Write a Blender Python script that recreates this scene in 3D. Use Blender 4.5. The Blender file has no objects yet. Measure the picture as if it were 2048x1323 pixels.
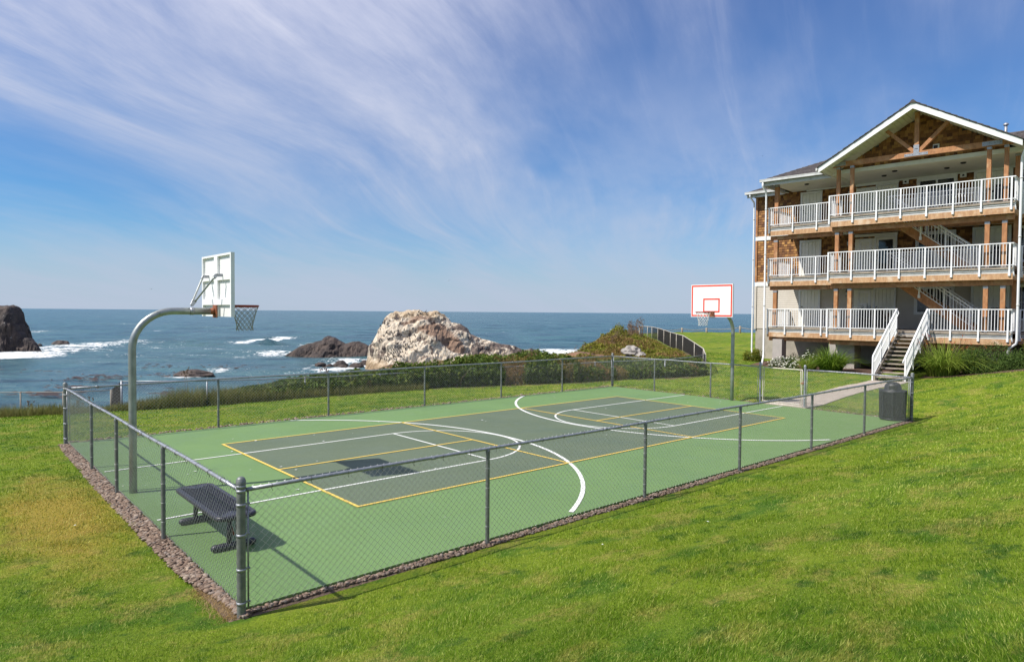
import bpy, math, random
import numpy as np
random.seed(7)
RNG = np.random.default_rng(7)
SC = bpy.context.scene
COL = SC.collection
R = math.radians

# ------------------------------------------------------------------ camera
CAMP = np.array([-4.8511, -8.99006, 2.95706])
FPX, YAW, PIT, ROL = 1330.01, 0.848541, -0.028522, 0.00752
F_ = np.array([math.cos(PIT)*math.cos(YAW), math.cos(PIT)*math.sin(YAW), math.sin(PIT)])
_r0 = np.array([math.sin(YAW), -math.cos(YAW), 0.0]); _u0 = np.cross(_r0, F_)
R_ = math.cos(ROL)*_r0 + math.sin(ROL)*_u0
U_ = -math.sin(ROL)*_r0 + math.cos(ROL)*_u0
from mathutils import Matrix, Vector
cam = bpy.data.cameras.new('camera'); camo = bpy.data.objects.new('camera', cam); COL.objects.link(camo)
camo.matrix_world = Matrix(((R_[0], U_[0], -F_[0], CAMP[0]), (R_[1], U_[1], -F_[1], CAMP[1]),
                            (R_[2], U_[2], -F_[2], CAMP[2]), (0, 0, 0, 1)))
cam.sensor_width = 36; cam.lens = 36*FPX/2048; cam.clip_start = 0.1; cam.clip_end = 120000
SC.camera = camo

# ------------------------------------------------------------------ sun, sky, exposure
SUN_D = np.array([-0.76, 0.27, 1.0]); SUN_D /= np.linalg.norm(SUN_D)
SUN_EL = math.asin(SUN_D[2]); SUN_AZ = math.atan2(SUN_D[0], SUN_D[1])
sl = bpy.data.lights.new('sun', 'SUN'); sl.energy = 5.0; sl.angle = R(0.53); sl.color = (1.0, 0.955, 0.88)
so = bpy.data.objects.new('sun', sl); COL.objects.link(so)
so.rotation_euler = Vector(SUN_D).to_track_quat('Z', 'Y').to_euler()
W_ = bpy.data.worlds.new('World'); SC.world = W_; W_.use_nodes = True
OFX, OFY = 3.7, 6.6
def build_sky():
    nt = W_.node_tree; N = nt.nodes; L = nt.links; N.clear()
    def nd(t, **k):
        n = N.new(t)
        for a, b in k.items(): setattr(n, a, b)
        return n
    def mth(op, a, b=None, clamp=False):
        n = nd('ShaderNodeMath', operation=op, use_clamp=clamp)
        for i, v in enumerate((a, b)):
            if v is None: continue
            if isinstance(v, (int, float)): n.inputs[i].default_value = v
            else: L.new(v, n.inputs[i])
        return n.outputs[0]
    out = nd('ShaderNodeOutputWorld'); bg = nd('ShaderNodeBackground'); L.new(bg.outputs[0], out.inputs[0])
    bg.inputs[1].default_value = 0.065
    sky = nd('ShaderNodeTexSky', sky_type='NISHITA'); sky.sun_disc = False
    sky.sun_elevation = SUN_EL; sky.sun_rotation = SUN_AZ
    sky.altitude = 20; sky.air_density = 1.0; sky.dust_density = 0.35; sky.ozone_density = 3.0
    tc = nd('ShaderNodeTexCoord'); sep = nd('ShaderNodeSeparateXYZ'); L.new(tc.outputs['Generated'], sep.inputs[0])
    z = mth('MAXIMUM', sep.outputs[2], 0.0); zz = mth('ADD', z, 0.26)
    cx = mth('DIVIDE', sep.outputs[0], zz); cy = mth('DIVIDE', sep.outputs[1], zz)
    comb = nd('ShaderNodeCombineXYZ'); L.new(cx, comb.inputs[0]); L.new(cy, comb.inputs[1])
    rot = nd('ShaderNodeVectorRotate', rotation_type='Z_AXIS'); L.new(comb.outputs[0], rot.inputs[0]); rot.inputs['Angle'].default_value = -R(24)
    # slow warp of the wind streets
    wn = nd('ShaderNodeTexNoise'); wn.inputs['Scale'].default_value = 0.6; wn.inputs['Detail'].default_value = 1
    L.new(rot.outputs[0], wn.inputs['Vector'])
    wsub = nd('ShaderNodeVectorMath', operation='SUBTRACT'); L.new(wn.outputs['Color'], wsub.inputs[0]); wsub.inputs[1].default_value = (.5, .5, .5)
    wsc = nd('ShaderNodeVectorMath', operation='MULTIPLY'); L.new(wsub.outputs[0], wsc.inputs[0]); wsc.inputs[1].default_value = (1.0, 0.8, 0)
    wadd = nd('ShaderNodeVectorMath', operation='ADD'); L.new(rot.outputs[0], wadd.inputs[0]); L.new(wsc.outputs[0], wadd.inputs[1])
    def streak(sx, sy, off, scale, detail, rough, lo, hi, dist=0.0):
        m = nd('ShaderNodeMapping'); m.inputs['Scale'].default_value = (sx, sy, 1); m.inputs['Location'].default_value = off
        L.new(wadd.outputs[0], m.inputs[0])
        n = nd('ShaderNodeTexNoise'); n.inputs['Scale'].default_value = scale; n.inputs['Detail'].default_value = detail
        n.inputs['Roughness'].default_value = rough; n.inputs['Distortion'].default_value = dist
        L.new(m.outputs[0], n.inputs['Vector'])
        r = nd('ShaderNodeMapRange', interpolation_type='SMOOTHSTEP'); r.inputs[1].default_value = lo; r.inputs[2].default_value = hi
        L.new(n.outputs[0], r.inputs[0]); return r.outputs[0]
    broad = streak(0.42, 0.85, (OFX, OFY, 0), 1.0, 5, 0.55, 0.30, 0.58)
    fine = streak(0.50, 1.7, (0.4, 5.2, 0), 1.3, 10, 0.66, 0.33, 0.70, 0.2)
    thin = streak(0.45, 5.5, (7.7, 2.2, 0), 2.0, 7, 0.65, 0.50, 0.78, 0.2)
    dens = mth('ADD', mth('MULTIPLY', broad, mth('ADD', mth('MULTIPLY', fine, 0.70), 0.28)), mth('MULTIPLY', thin, mth('ADD', mth('MULTIPLY', broad, 0.22), 0.06)), True)
    low = nd('ShaderNodeMapRange', interpolation_type='SMOOTHSTEP'); low.inputs[1].default_value = 0.06; low.inputs[2].default_value = 0.20; low.inputs[3].default_value = 0.75; low.inputs[4].default_value = 1.0; L.new(z, low.inputs[0])
    dens = mth('MULTIPLY', dens, low.outputs[0])
    soft = streak(0.55, 0.95, (2.2, 9.1, 0), 1.3, 7, 0.60, 0.36, 0.66)
    sr = nd('ShaderNodeMapRange', interpolation_type='SMOOTHSTEP'); sr.inputs[1].default_value = 0.40; sr.inputs[2].default_value = 0.12; sr.inputs[3].default_value = 0.0; sr.inputs[4].default_value = 0.42; L.new(z, sr.inputs[0])
    dens = mth('ADD', dens, mth('MULTIPLY', mth('MULTIPLY', soft, sr.outputs[0]), mth('SUBTRACT', 1.0, dens)), True)
    # thin veil low over the sea
    veil = nd('ShaderNodeMapRange', interpolation_type='SMOOTHSTEP'); veil.inputs[1].default_value = 0.125; veil.inputs[2].default_value = 0.0
    veil.inputs[3].default_value = 0.0; veil.inputs[4].default_value = 0.8; L.new(z, veil.inputs[0])
    dens2 = mth('ADD', mth('MULTIPLY', dens, mth('SUBTRACT', 1.0, veil.outputs[0])), veil.outputs[0], True)
    hs = nd('ShaderNodeHueSaturation'); hs.inputs['Saturation'].default_value = 1.05; hs.inputs['Value'].default_value = 1.12
    L.new(sky.outputs[0], hs.inputs['Color'])
    tg = nd('ShaderNodeMapRange'); tg.inputs[1].default_value = 0.05; tg.inputs[2].default_value = 0.42; L.new(z, tg.inputs[0])
    tint = nd('ShaderNodeMix', data_type='RGBA'); L.new(tg.outputs[0], tint.inputs[0]); tint.inputs[6].default_value = (0.52, 1.0, 1.34, 1); tint.inputs[7].default_value = (0.90, 1.09, 1.46, 1)
    tm = nd('ShaderNodeMix', data_type='RGBA', blend_type='MULTIPLY'); tm.inputs[0].default_value = 1.0; L.new(hs.outputs[0], tm.inputs[6]); L.new(tint.outputs[2], tm.inputs[7])
    # cirrus is warmer and lavender high up, greyer towards the sea
    cc = nd('ShaderNodeMix', data_type='RGBA'); L.new(tg.outputs[0], cc.inputs[0]); cc.inputs[6].default_value = (6.2, 7.1, 8.9, 1); cc.inputs[7].default_value = (8.3, 8.7, 10.9, 1)
    mix = nd('ShaderNodeMix', data_type='RGBA'); L.new(dens2, mix.inputs[0]); L.new(tm.outputs[2], mix.inputs[6]); L.new(cc.outputs[2], mix.inputs[7])
    L.new(mix.outputs[2], bg.inputs[0])
build_sky()
SC.view_settings.view_transform = 'Standard'; SC.view_settings.look = 'None'
SC.view_settings.gamma = 1.0; SC.view_settings.use_curve_mapping = False; SC.view_settings.exposure = 0.30
SC.render.engine = 'CYCLES'
SC.cycles.max_bounces = 8; SC.cycles.diffuse_bounces = 5; SC.cycles.transparent_max_bounces = 8

# ------------------------------------------------------------------ helpers
WLOC = {}
def wl(o): return WLOC.get(o.name, np.zeros(3)) if o is not None else np.zeros(3)
def tag(o, label=None, cat=None, group=None, kind=None):
    if label: o['label'] = label
    if cat: o['category'] = cat
    if group: o['group'] = group
    if kind: o['kind'] = kind
    return o
def thing(name, label, cat, loc=(0, 0, 0), group=None):
    o = bpy.data.objects.new(name, None); COL.objects.link(o); o.location = loc
    o.empty_display_size = 0.3
    WLOC[o.name] = np.array(loc, float)
    return tag(o, label, cat, group)
def inst(name, data, parent, offset=(0, 0, 0)):
    o = bpy.data.objects.new(name, data); COL.objects.link(o); o.location = offset
    if parent is not None: o.parent = parent
    WLOC[o.name] = wl(parent) + np.array(offset, float)
    return o
class MB:
    """collects geometry in world coordinates, links it as one mesh object"""
    def __init__(s): s.v = []; s.f = []; s.n = 0; s.smooth = []
    def add(s, V, Fc, sm=False):
        V = np.asarray(V, float).reshape(-1, 3); b = s.n
        s.v.append(V); s.n += len(V)
        for f in Fc: s.f.append([i+b for i in f])
        s.smooth += [sm]*len(Fc)
        return s
    def hexa(s, P):
        return s.add(P, [(0, 3, 2, 1), (4, 5, 6, 7), (0, 1, 5, 4), (1, 2, 6, 5), (2, 3, 7, 6), (3, 0, 4, 7)])
    def box(s, a, b):
        x0, y0, z0 = a; x1, y1, z1 = b
        return s.hexa([(x0, y0, z0), (x1, y0, z0), (x1, y1, z0), (x0, y1, z0), (x0, y0, z1), (x1, y0, z1), (x1, y1, z1), (x0, y1, z1)])
    def beam(s, p, q, w, h, up=(0, 0, 1)):
        p = np.array(p, float); q = np.array(q, float); d = q-p; d /= np.linalg.norm(d)
        up = np.array(up, float); sd = np.cross(d, up)
        if np.linalg.norm(sd) < 1e-6: sd = np.cross(d, [1, 0, 0])
        sd /= np.linalg.norm(sd); u = np.cross(sd, d)
        a = sd*w/2; b = u*h/2
        return s.hexa([p-a-b, p+a-b, p+a+b, p-a+b, q-a-b, q+a-b, q+a+b, q-a+b])
    def tube(s, path, r, n=8, cap=True, sm=True, closed=False):
        P = np.asarray(path, float); m = len(P)
        rr = np.full(m, r) if np.isscalar(r) else np.asarray(r, float)
        if closed: T = np.roll(P, -1, 0)-np.roll(P, 1, 0)
        else: T = np.gradient(P, axis=0)
        T /= np.linalg.norm(T, axis=1)[:, None]
        ref = np.array([0, 0, 1.0]) if abs(T[0][2]) < 0.9 else np.array([1.0, 0, 0])
        A = np.cross(T[0], ref); A /= np.linalg.norm(A)
        V = []
        for i in range(m):
            A = A - T[i]*(A@T[i]); A /= np.linalg.norm(A); Bv = np.cross(T[i], A)
            for k in range(n):
                t = 2*math.pi*k/n; V.append(P[i]+rr[i]*(math.cos(t)*A+math.sin(t)*Bv))
        Fc = []
        for i in range(m if closed else m-1):
            j = (i+1) % m
            for k in range(n):
                k2 = (k+1) % n; Fc.append((i*n+k, i*n+k2, j*n+k2, j*n+k))
        s.add(V, Fc, sm)
        if cap and not closed:
            b = s.n-len(V)
            s.f.append([b+k for k in range(n)][::-1]); s.f.append([b+(m-1)*n+k for k in range(n)]); s.smooth += [False, False]
        return s
    def lathe(s, c, prof, n=16, sm=True):
        c = np.array(c, float); V = []
        for (r, z) in prof:
            for k in range(n):
                t = 2*math.pi*k/n; V.append(c+np.array([r*math.cos(t), r*math.sin(t), z]))
        Fc = []
        for i in range(len(prof)-1):
            for k in range(n):
                k2 = (k+1) % n; Fc.append((i*n+k, i*n+k2, (i+1)*n+k2, (i+1)*n+k))
        return s.add(V, Fc, sm)
    def prism(s, poly, off):
        P = np.asarray(poly, float); m = len(P); off = np.asarray(off, float)
        V = np.vstack([P, P+off]); Fc = [tuple(range(m))[::-1], tuple(range(m, 2*m))]
        for i in range(m): Fc.append((i, (i+1) % m, m+(i+1) % m, m+i))
        return s.add(V, Fc)
    def mesh(s, name, mat, base=np.zeros(3)):
        me = bpy.data.meshes.new(name)
        V = np.vstack(s.v)-base if s.v else np.zeros((0, 3))
        me.from_pydata(V.tolist(), [], s.f)
        me.polygons.foreach_set('use_smooth', np.array(s.smooth, bool))
        if mat is not None: me.materials.append(mat)
        me.validate(); me.update(); return me
    def build(s, name, mat, parent=None, kind=None):
        base = wl(parent)
        o = bpy.data.objects.new(name, s.mesh(name, mat, base)); COL.objects.link(o)
        if parent is not None: o.parent = parent
        WLOC[o.name] = base
        if kind: o['kind'] = kind
        return o
def fast_mesh(name, V, faces, mat, smooth=False, parent=None, kind=None):
    """numpy mesh: faces (n,k) int array"""
    base = wl(parent)
    V = np.asarray(V, np.float64)-base; faces = np.asarray(faces, np.int32); n, k = faces.shape
    me = bpy.data.meshes.new(name)
    me.vertices.add(len(V)); me.vertices.foreach_set('co', V.astype(np.float32).ravel())
    me.loops.add(n*k); me.loops.foreach_set('vertex_index', faces.ravel())
    me.polygons.add(n); me.polygons.foreach_set('loop_start', np.arange(0, n*k, k, dtype=np.int32))
    me.polygons.foreach_set('use_smooth', np.full(n, smooth))
    if mat is not None: me.materials.append(mat)
    me.update(calc_edges=True); me.validate()
    o = bpy.data.objects.new(name, me); COL.objects.link(o)
    if parent is not None: o.parent = parent
    WLOC[o.name] = base
    if kind: o['kind'] = kind
    return o
def set_attr(o, name, vals):
    a = o.data.attributes.new(name, 'FLOAT', 'POINT'); a.data.foreach_set('value', np.asarray(vals, np.float32))
def grid_faces(ni, nj):
    i, j = np.meshgrid(np.arange(ni-1), np.arange(nj-1), indexing='ij')
    a = (i*nj+j).ravel(); return np.stack([a, a+nj, a+nj+1, a+1], 1)

# numpy value noise
def _h(ix, iy, iz, seed):
    n = (ix*374761393+iy*668265263+iz*1442695041+seed*974634577) & 0xffffffff
    n = ((n ^ (n >> 13))*1274126177) & 0xffffffff
    return ((n ^ (n >> 16)) & 0xffff)/65535.0
def vnoise(P, seed=0):
    P = np.asarray(P, float); I = np.floor(P).astype(np.int64); f = P-I; f = f*f*(3-2*f)
    out = 0
    for dx in (0, 1):
        for dy in (0, 1):
            for dz in (0, 1):
                w = (f[:, 0] if dx else 1-f[:, 0])*(f[:, 1] if dy else 1-f[:, 1])*(f[:, 2] if dz else 1-f[:, 2])
                out = out+w*_h(I[:, 0]+dx, I[:, 1]+dy, I[:, 2]+dz, seed)
    return out
def fbm(P, oct=4, seed=0, ridged=False, gain=0.5):
    P = np.asarray(P, float)
    if P.shape[1] == 2: P = np.hstack([P, np.zeros((len(P), 1))])
    a = 1.0; s = 0; t = 0
    for o in range(oct):
        v = vnoise(P*2.0**o+o*17.3, seed+o)
        if ridged: v = 1-np.abs(2*v-1)
        s = s+a*v; t += a; a *= gain
    return s/t

# ------------------------------------------------------------------ materials
class NT:
    def __init__(s, m): s.t = m.node_tree; s.N = s.t.nodes; s.L = s.t.links
    def n(s, t, **k):
        x = s.N.new(t)
        for a, b in k.items(): setattr(x, a, b)
        return x
    def put(s, sock, v):
        if isinstance(v, (int, float)): sock.default_value = v
        elif isinstance(v, (tuple, list)): sock.default_value = (tuple(v)+(1,))[:len(sock.default_value)] if len(v) < len(sock.default_value) else v
        else: s.L.new(v, sock)
    def math(s, op, a, b=None, clamp=False):
        x = s.n('ShaderNodeMath', operation=op, use_clamp=clamp); s.put(x.inputs[0], a)
        if b is not None: s.put(x.inputs[1], b)
        return x.outputs[0]
    def pos(s): return s.n('ShaderNodeNewGeometry').outputs['Position']
    def obj(s): return s.n('ShaderNodeTexCoord').outputs['Object']
    def island(s): return s.n('ShaderNodeNewGeometry').outputs['Random Per Island']
    def noise(s, vec, scale, detail=4, rough=0.55, stretch=None, dist=0.0):
        if stretch is not None:
            m = s.n('ShaderNodeMapping'); m.inputs['Scale'].default_value = stretch; s.L.new(vec, m.inputs[0]); vec = m.outputs[0]
        x = s.n('ShaderNodeTexNoise'); s.L.new(vec, x.inputs['Vector'])
        x.inputs['Scale'].default_value = scale; x.inputs['Detail'].default_value = detail; x.inputs['Roughness'].default_value = rough
        x.inputs['Distortion'].default_value = dist
        return x.outputs[0]
    def ramp(s, v, lo, hi, o0=0.0, o1=1.0, smooth=True):
        x = s.n('ShaderNodeMapRange'); x.interpolation_type = 'SMOOTHSTEP' if smooth else 'LINEAR'
        x.inputs[1].default_value = lo; x.inputs[2].default_value = hi; x.inputs[3].default_value = o0; x.inputs[4].default_value = o1
        s.put(x.inputs[0], v); return x.outputs[0]
    def mix(s, f, a, b, mode='MIX'):
        x = s.n('ShaderNodeMix', data_type='RGBA', blend_type=mode); s.put(x.inputs[0], f); s.put(x.inputs[6], a); s.put(x.inputs[7], b); return x.outputs[2]
    def bump(s, h, strength=0.3, dist=0.02):
        x = s.n('ShaderNodeBump'); x.inputs['Strength'].default_value = strength; x.inputs['Distance'].default_value = dist
        s.put(x.inputs['Height'], h); return x.outputs[0]
    def attr(s, name):
        x = s.n('ShaderNodeAttribute'); x.attribute_name = name; return x.outputs['Fac']
def newmat(name):
    m = bpy.data.materials.new(name); m.use_nodes = True; t = NT(m); p = t.N['Principled BSDF']; return m, t, p
def simple(name, c1, c2=None, scale=8, rough=0.6, metal=0.0, bump=0.0, bscale=60, c3=None, c3s=2.0, c3t=(.6, .75), stretch=None, spec=0.5):
    m, t, p = newmat(name); pos = t.pos()
    c2 = c2 or tuple(x*0.8 for x in c1)
    n = t.noise(pos, scale, 5, 0.6, stretch)
    col = t.mix(t.ramp(n, 0.35, 0.65), c1, c2)
    if c3: col = t.mix(t.ramp(t.noise(pos, c3s, 6, 0.65, stretch), *c3t), col, c3)
    t.put(p.inputs['Base Color'], col); p.inputs['Roughness'].default_value = rough; p.inputs['Metallic'].default_value = metal
    p.inputs['Specular IOR Level'].default_value = spec
    if bump: t.put(p.inputs['Normal'], t.bump(t.noise(pos, bscale, 4, .6, stretch), bump, 0.01))
    return m
M = {}
M['galv'] = simple('galvanized_steel', (.36, .37, .40), (.25, .26, .28), 18, .45, .5, .1, 90, (.42, .42, .41), 9)
M['galv_post'] = simple('dark_galvanized_post', (.21, .22, .21), (.15, .16, .155), 14, .5, .4, .1, 90, (.30, .30, .29), 9)  # darker galvanized steel for the court fence posts
M['galv_pole'] = simple('galvanized_pole', (.36, .38, .37), (.27, .29, .28), 6, .42, .7, .05, 60, (.20, .22, .19), 4, (.58, .72))
M['wire'] = simple('galvanized_wire', (.50, .51, .50), (.36, .37, .36), 30, .3, .3)
M['wire_dark'] = simple('black_coated_wire', (.022, .02, .018), (.04, .035, .03), 20, .6, 0)
M['cream_pipe'] = simple('pale_cream_pipe', (.60, .56, .49), (.45, .40, .33), 10, .6, .1)  # pale cream colour of the curved fence pipes
M['rusty_cream'] = simple('rusty_cream_pipe', (.62, .58, .50), (.5, .45, .37), 10, .6, .1, 0, 60, (.28, .13, .06), 7, (.6, .7))
M['board_white'] = simple('white_backboard', (.80, .80, .79), (.76, .76, .75), 3, .35)
M['red_paint'] = simple('red_orange_paint', (.72, .07, .03), (.62, .05, .03), 6, .45)
M['rim_red'] = simple('faded_red_rim', (.40, .05, .035), (.28, .05, .03), 12, .5, 0, 0, 50, (.2, .08, .04), 9)
M['rust'] = simple('rust', (.30, .10, .04), (.16, .06, .03), 14, .8)
M['net_white'] = simple('net_cord', (.74, .73, .70), (.62, .6, .56), 20, .9)
M['net_grey'] = simple('weathered_net_cord', (.40, .38, .31), (.26, .25, .2), 20, .9)
M['bench'] = simple('dark_coated_metal', (.022, .02, .032), (.03, .027, .04), 8, .38, 0, .1, 120)
M['bin'] = simple('charcoal_coated_metal', (.012, .012, .017), (.020, .020, .027), 8, .5)
M['white_rail'] = simple('white_painted_metal', (.80, .80, .80), (.74, .74, .75), 4, .42)
M['white_trim'] = simple('white_trim_paint', (.76, .76, .74), (.70, .70, .67), 3, .55, 0, .05, 50, (.5, .48, .42), 2.5, (.66, .8))
M['cream_door'] = simple('cream_door_paint', (.80, .785, .69), (.76, .745, .65), 2, .5)
M['ceiling'] = simple('ceiling_paint', (.74, .73, .65), (.68, .67, .59), 1.5, .7)
M['gutter'] = simple('gutter_paint', (.60, .60, .58), (.50, .50, .48), 3, .5, 0, 0, 50, (.32, .33, .26), 3, (.6, .75))
M['concrete'] = simple('cast_concrete', (.38, .34, .28), (.30, .27, .22), 1.6, .85, 0, .15, 40, (.22, .2, .16), 2.2, (.6, .8))
M['pier'] = simple('grey_concrete', (.40, .36, .33), (.35, .32, .29), 3, .85, 0, .1, 40)
M['glass_dark'] = simple('window_glass', (.015, .018, .02), (.03, .035, .04), 1, .06, 0, 0, 50, (.12, .13, .13), .9, (.5, .7))
M['black'] = simple('black_plastic', (.012, .012, .013), (.02, .02, .021), 6, .45)
M['lamp_glass'] = simple('lamp_glass', (.5, .5, .47), (.42, .42, .4), 6, .2)
M['siding'] = simple('beige_lap_siding', (.56, .51, .44), (.52, .47, .40), 2, .6, 0, .04, 60)
M['dark_backing'] = simple('dark_brown_backing', (.05, .045, .04), (.035, .03, .03), 2, .9)  # dark brown backing of the walls behind the shingles
M['path'] = simple('exposed_aggregate_concrete', (.44, .37, .31), (.36, .30, .25), 3, .9, 0, .5, 160, (.27, .22, .18), 60, (.55, .7))
M['kelp'] = simple('kelp', (.035, .022, .018), (.05, .03, .022), 4, .5)
M['bird'] = simple('black_plumage', (.015, .014, .015), (.03, .028, .028), 12, .6)
M['gull'] = simple('white_plumage', (.75, .75, .74), (.6, .6, .6), 12, .7)
M['guano'] = simple('guano', (.75, .75, .72), (.6, .62, .58), 30, .9)
M['twig'] = simple('dry_twig', (.20, .13, .08), (.12, .08, .05), 20, .9)
M['soffit'] = simple('soffit_boards', (.62, .62, .50), (.57, .57, .45), 2, .65)
M['old_timber'] = simple('weathered_grey_timber', (.34, .29, .23), (.24, .2, .16), 5, .85, 0, .2, 40, None)
M['dark_joist'] = simple('stained_joist_timber', (.20, .11, .06), (.13, .075, .045), 4, .8)
M['mulch'] = simple('bark_mulch', (.13, .07, .045), (.07, .04, .028), 16, .95, 0, .9, 45)

def wood(name, c1, c2, c3):
    m, t, p = newmat(name); pos = t.pos()
    g = t.noise(pos, 9, 5, .6, (1.0, 1.0, 0.35), 0.6)
    f = t.noise(pos, 2.2, 3, .5)
    col = t.mix(t.ramp(g, .35, .65), c1, c2); col = t.mix(t.ramp(f, .52, .72), col, c3)
    t.put(p.inputs['Base Color'], col); p.inputs['Roughness'].default_value = .65
    t.put(p.inputs['Normal'], t.bump(g, .15, .01)); return m
M['cedar'] = wood('cedar_timber', (.42, .19, .075), (.30, .13, .05), (.48, .28, .14))
M['cedar_pale'] = wood('weathered_cedar', (.52, .32, .17), (.40, .22, .11), (.60, .45, .31))
def shingle_mat():
    m, t, p = newmat('cedar_shingle'); i = t.island(); pos = t.pos()
    r = t.n('ShaderNodeValToRGB'); t.L.new(i, r.inputs[0]); e = r.color_ramp.elements
    e[0].color = (.10, .038, .012, 1); e[1].color = (.44, .23, .068, 1)
    a = e.new(.35); a.color = (.19, .080, .023, 1); b = e.new(.7); b.color = (.31, .145, .04, 1)
    col = t.mix(t.ramp(t.noise(pos, 25, 4, .6, (1, 1, .2)), .4, .7), r.outputs[0], (.17, .075, .03), 'MIX')
    col = t.mix(0.55, col, r.outputs[0])
    t.put(p.inputs['Base Color'], col); p.inputs['Roughness'].default_value = .8; return m
M['shingle'] = shingle_mat()
def roof_mat():
    m, t, p = newmat('asphalt_roof_shingle'); i = t.island(); pos = t.pos()
    col = t.mix(i, (.05, .042, .042), (.10, .085, .08)); 
    lich = t.ramp(t.noise(pos, 5, 8, .75), .60, .66)
    col = t.mix(t.math('MULTIPLY', lich, .7), col, (.42, .38, .30))
    t.put(p.inputs['Base Color'], col); p.inputs['Roughness'].default_value = .95
    t.put(p.inputs['Normal'], t.bump(t.noise(pos, 80, 3), .4, .01)); return m
M['roof'] = roof_mat()
def court_mat(name, c1, c2, dirt):
    m, t, p = newmat(name); pos = t.pos()
    col = t.mix(t.ramp(t.noise(pos, .5, 5, .6), .35, .7), c1, c2)
    col = t.mix(t.math('MULTIPLY', t.ramp(t.noise(pos, 1.3, 7, .7), .55, .8), .35), col, dirt)
    col = t.mix(t.math('MULTIPLY', t.ramp(t.noise(pos, 120, 2, .5), .4, .8), .12), col, (.5, .6, .45))
    st = t.math('MULTIPLY', t.ramp(t.noise(pos, .8, 8, .75, None, 1.0), .60, .72), .22); col = t.mix(st, col, (.06, .085, .05))
    col = t.mix(t.math('MULTIPLY', t.ramp(t.noise(pos, 5, 6, .75, (.5, 1.4, 1)), .60, .75), .18), col, (.22, .27, .17))
    t.put(p.inputs['Base Color'], col); t.put(p.inputs['Roughness'], t.ramp(t.noise(pos, 1.1, 6, .7), .3, .7, .5, .72))
    t.put(p.inputs['Normal'], t.bump(t.noise(pos, 220, 3, .6), .3, .004)); return m
M['court_green'] = court_mat('green_acrylic_court', (.122, .216, .060), (.108, .196, .053), (.15, .20, .08))
M['court_grey'] = court_mat('grey_green_acrylic_court', (.094, .122, .066), (.080, .108, .056), (.115, .135, .085))
def line_mat(name, c, w):
    m, t, p = newmat(name); pos = t.pos()
    col = t.mix(t.ramp(t.noise(pos, 6, 6, .7), .5, .8), c, w)
    t.put(p.inputs['Base Color'], col); p.inputs['Roughness'].default_value = .6; return m
M['line_white'] = line_mat('white_court_paint', (.72, .72, .68), (.55, .58, .50))
M['line_yellow'] = line_mat('yellow_court_paint', (.72, .50, .09), (.56, .42, .10))

def grass_color(t, pos):
    big = t.noise(pos, .16, 4, .55); mid = t.noise(pos, .9, 5, .62, (1.0, 1.5, 1)); sm = t.noise(pos, 3.4, 5, .65); fine = t.noise(pos, 16, 4, .7)
    col = t.mix(t.ramp(big, .38, .62), (.115, .172, .013), (.170, .215, .016))
    col = t.mix(t.math('MULTIPLY', t.ramp(mid, .50, .66), .9), col, (.060, .125, .012))
    col = t.mix(t.math('MULTIPLY', t.ramp(sm, .54, .72), .7), col, (.205, .215, .030))
    dk = t.noise(pos, 2.1, 5, .7, (1.0, 1.4, 1)); col = t.mix(t.math('MULTIPLY', t.ramp(dk, .54, .66), .85), col, (.036, .085, .010))
    straw = t.math('MULTIPLY', t.ramp(t.noise(pos, 1.25, 6, .68, (1.0, 1.3, 1)), .50, .62), t.ramp(fine, .3, .6))
    col = t.mix(t.math('MULTIPLY', straw, .6), col, (.33, .25, .085))
    # the worn, dry patch beside the fence at the left
    sub = t.n('ShaderNodeVectorMath', operation='SUBTRACT'); t.L.new(pos, sub.inputs[0]); sub.inputs[1].default_value = (-3.45, 2.5, 0)
    mul = t.n('ShaderNodeVectorMath', operation='MULTIPLY'); t.L.new(sub.outputs[0], mul.inputs[0]); mul.inputs[1].default_value = (.85, .30, 0)
    ln = t.n('ShaderNodeVectorMath', operation='LENGTH'); t.L.new(mul.outputs[0], ln.inputs[0])
    d = t.math('ADD', ln.outputs['Value'], t.math('MULTIPLY', t.noise(pos, 1.6, 6, .7), 1.3))
    patch = t.ramp(d, 1.75, .85)
    col = t.mix(t.math('MULTIPLY', patch, .72), col, (.345, .21, .052))
    return col
def lawn_mat():
    m, t, p = newmat('lawn_turf'); pos = t.pos(); col = grass_color(t, pos)
    f = t.noise(pos, 45, 4, .7)
    col = t.mix(t.ramp(f, .35, .7), col, t.mix(.45, col, (.03, .045, .01)))
    t.put(p.inputs['Base Color'], t.mix(1.0, col, (1.14, 1.20, 1.0), 'MULTIPLY')); p.inputs['Roughness'].default_value = .9; p.inputs['Specular IOR Level'].default_value = .15
    h = t.math('ADD', t.math('MULTIPLY', t.noise(pos, 60, 3, .7), .5), t.math('MULTIPLY', t.noise(pos, 9, 5, .7), 1.0))
    t.put(p.inputs['Normal'], t.bump(h, .9, .05)); return m
M['lawn'] = lawn_mat()
def blade_mat(name, colfn, trans=.35):
    m = bpy.data.materials.new(name); m.use_nodes = True; t = NT(m); t.N.remove(t.N['Principled BSDF'])
    col = colfn(t); d = t.n('ShaderNodeBsdfDiffuse'); tr = t.n('ShaderNodeBsdfTranslucent'); gl = t.n('ShaderNodeBsdfGlossy'); gl.inputs['Roughness'].default_value = .6
    t.L.new(col, d.inputs[0]); t.L.new(col, tr.inputs[0])
    a = t.n('ShaderNodeMixShader'); a.inputs[0].default_value = trans; t.L.new(d.outputs[0], a.inputs[1]); t.L.new(tr.outputs[0], a.inputs[2])
    b = t.n('ShaderNodeMixShader'); b.inputs[0].default_value = .012; t.L.new(a.outputs[0], b.inputs[1]); t.L.new(gl.outputs[0], b.inputs[2])
    t.L.new(b.outputs[0], t.N['Material Output'].inputs[0]); return m
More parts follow.
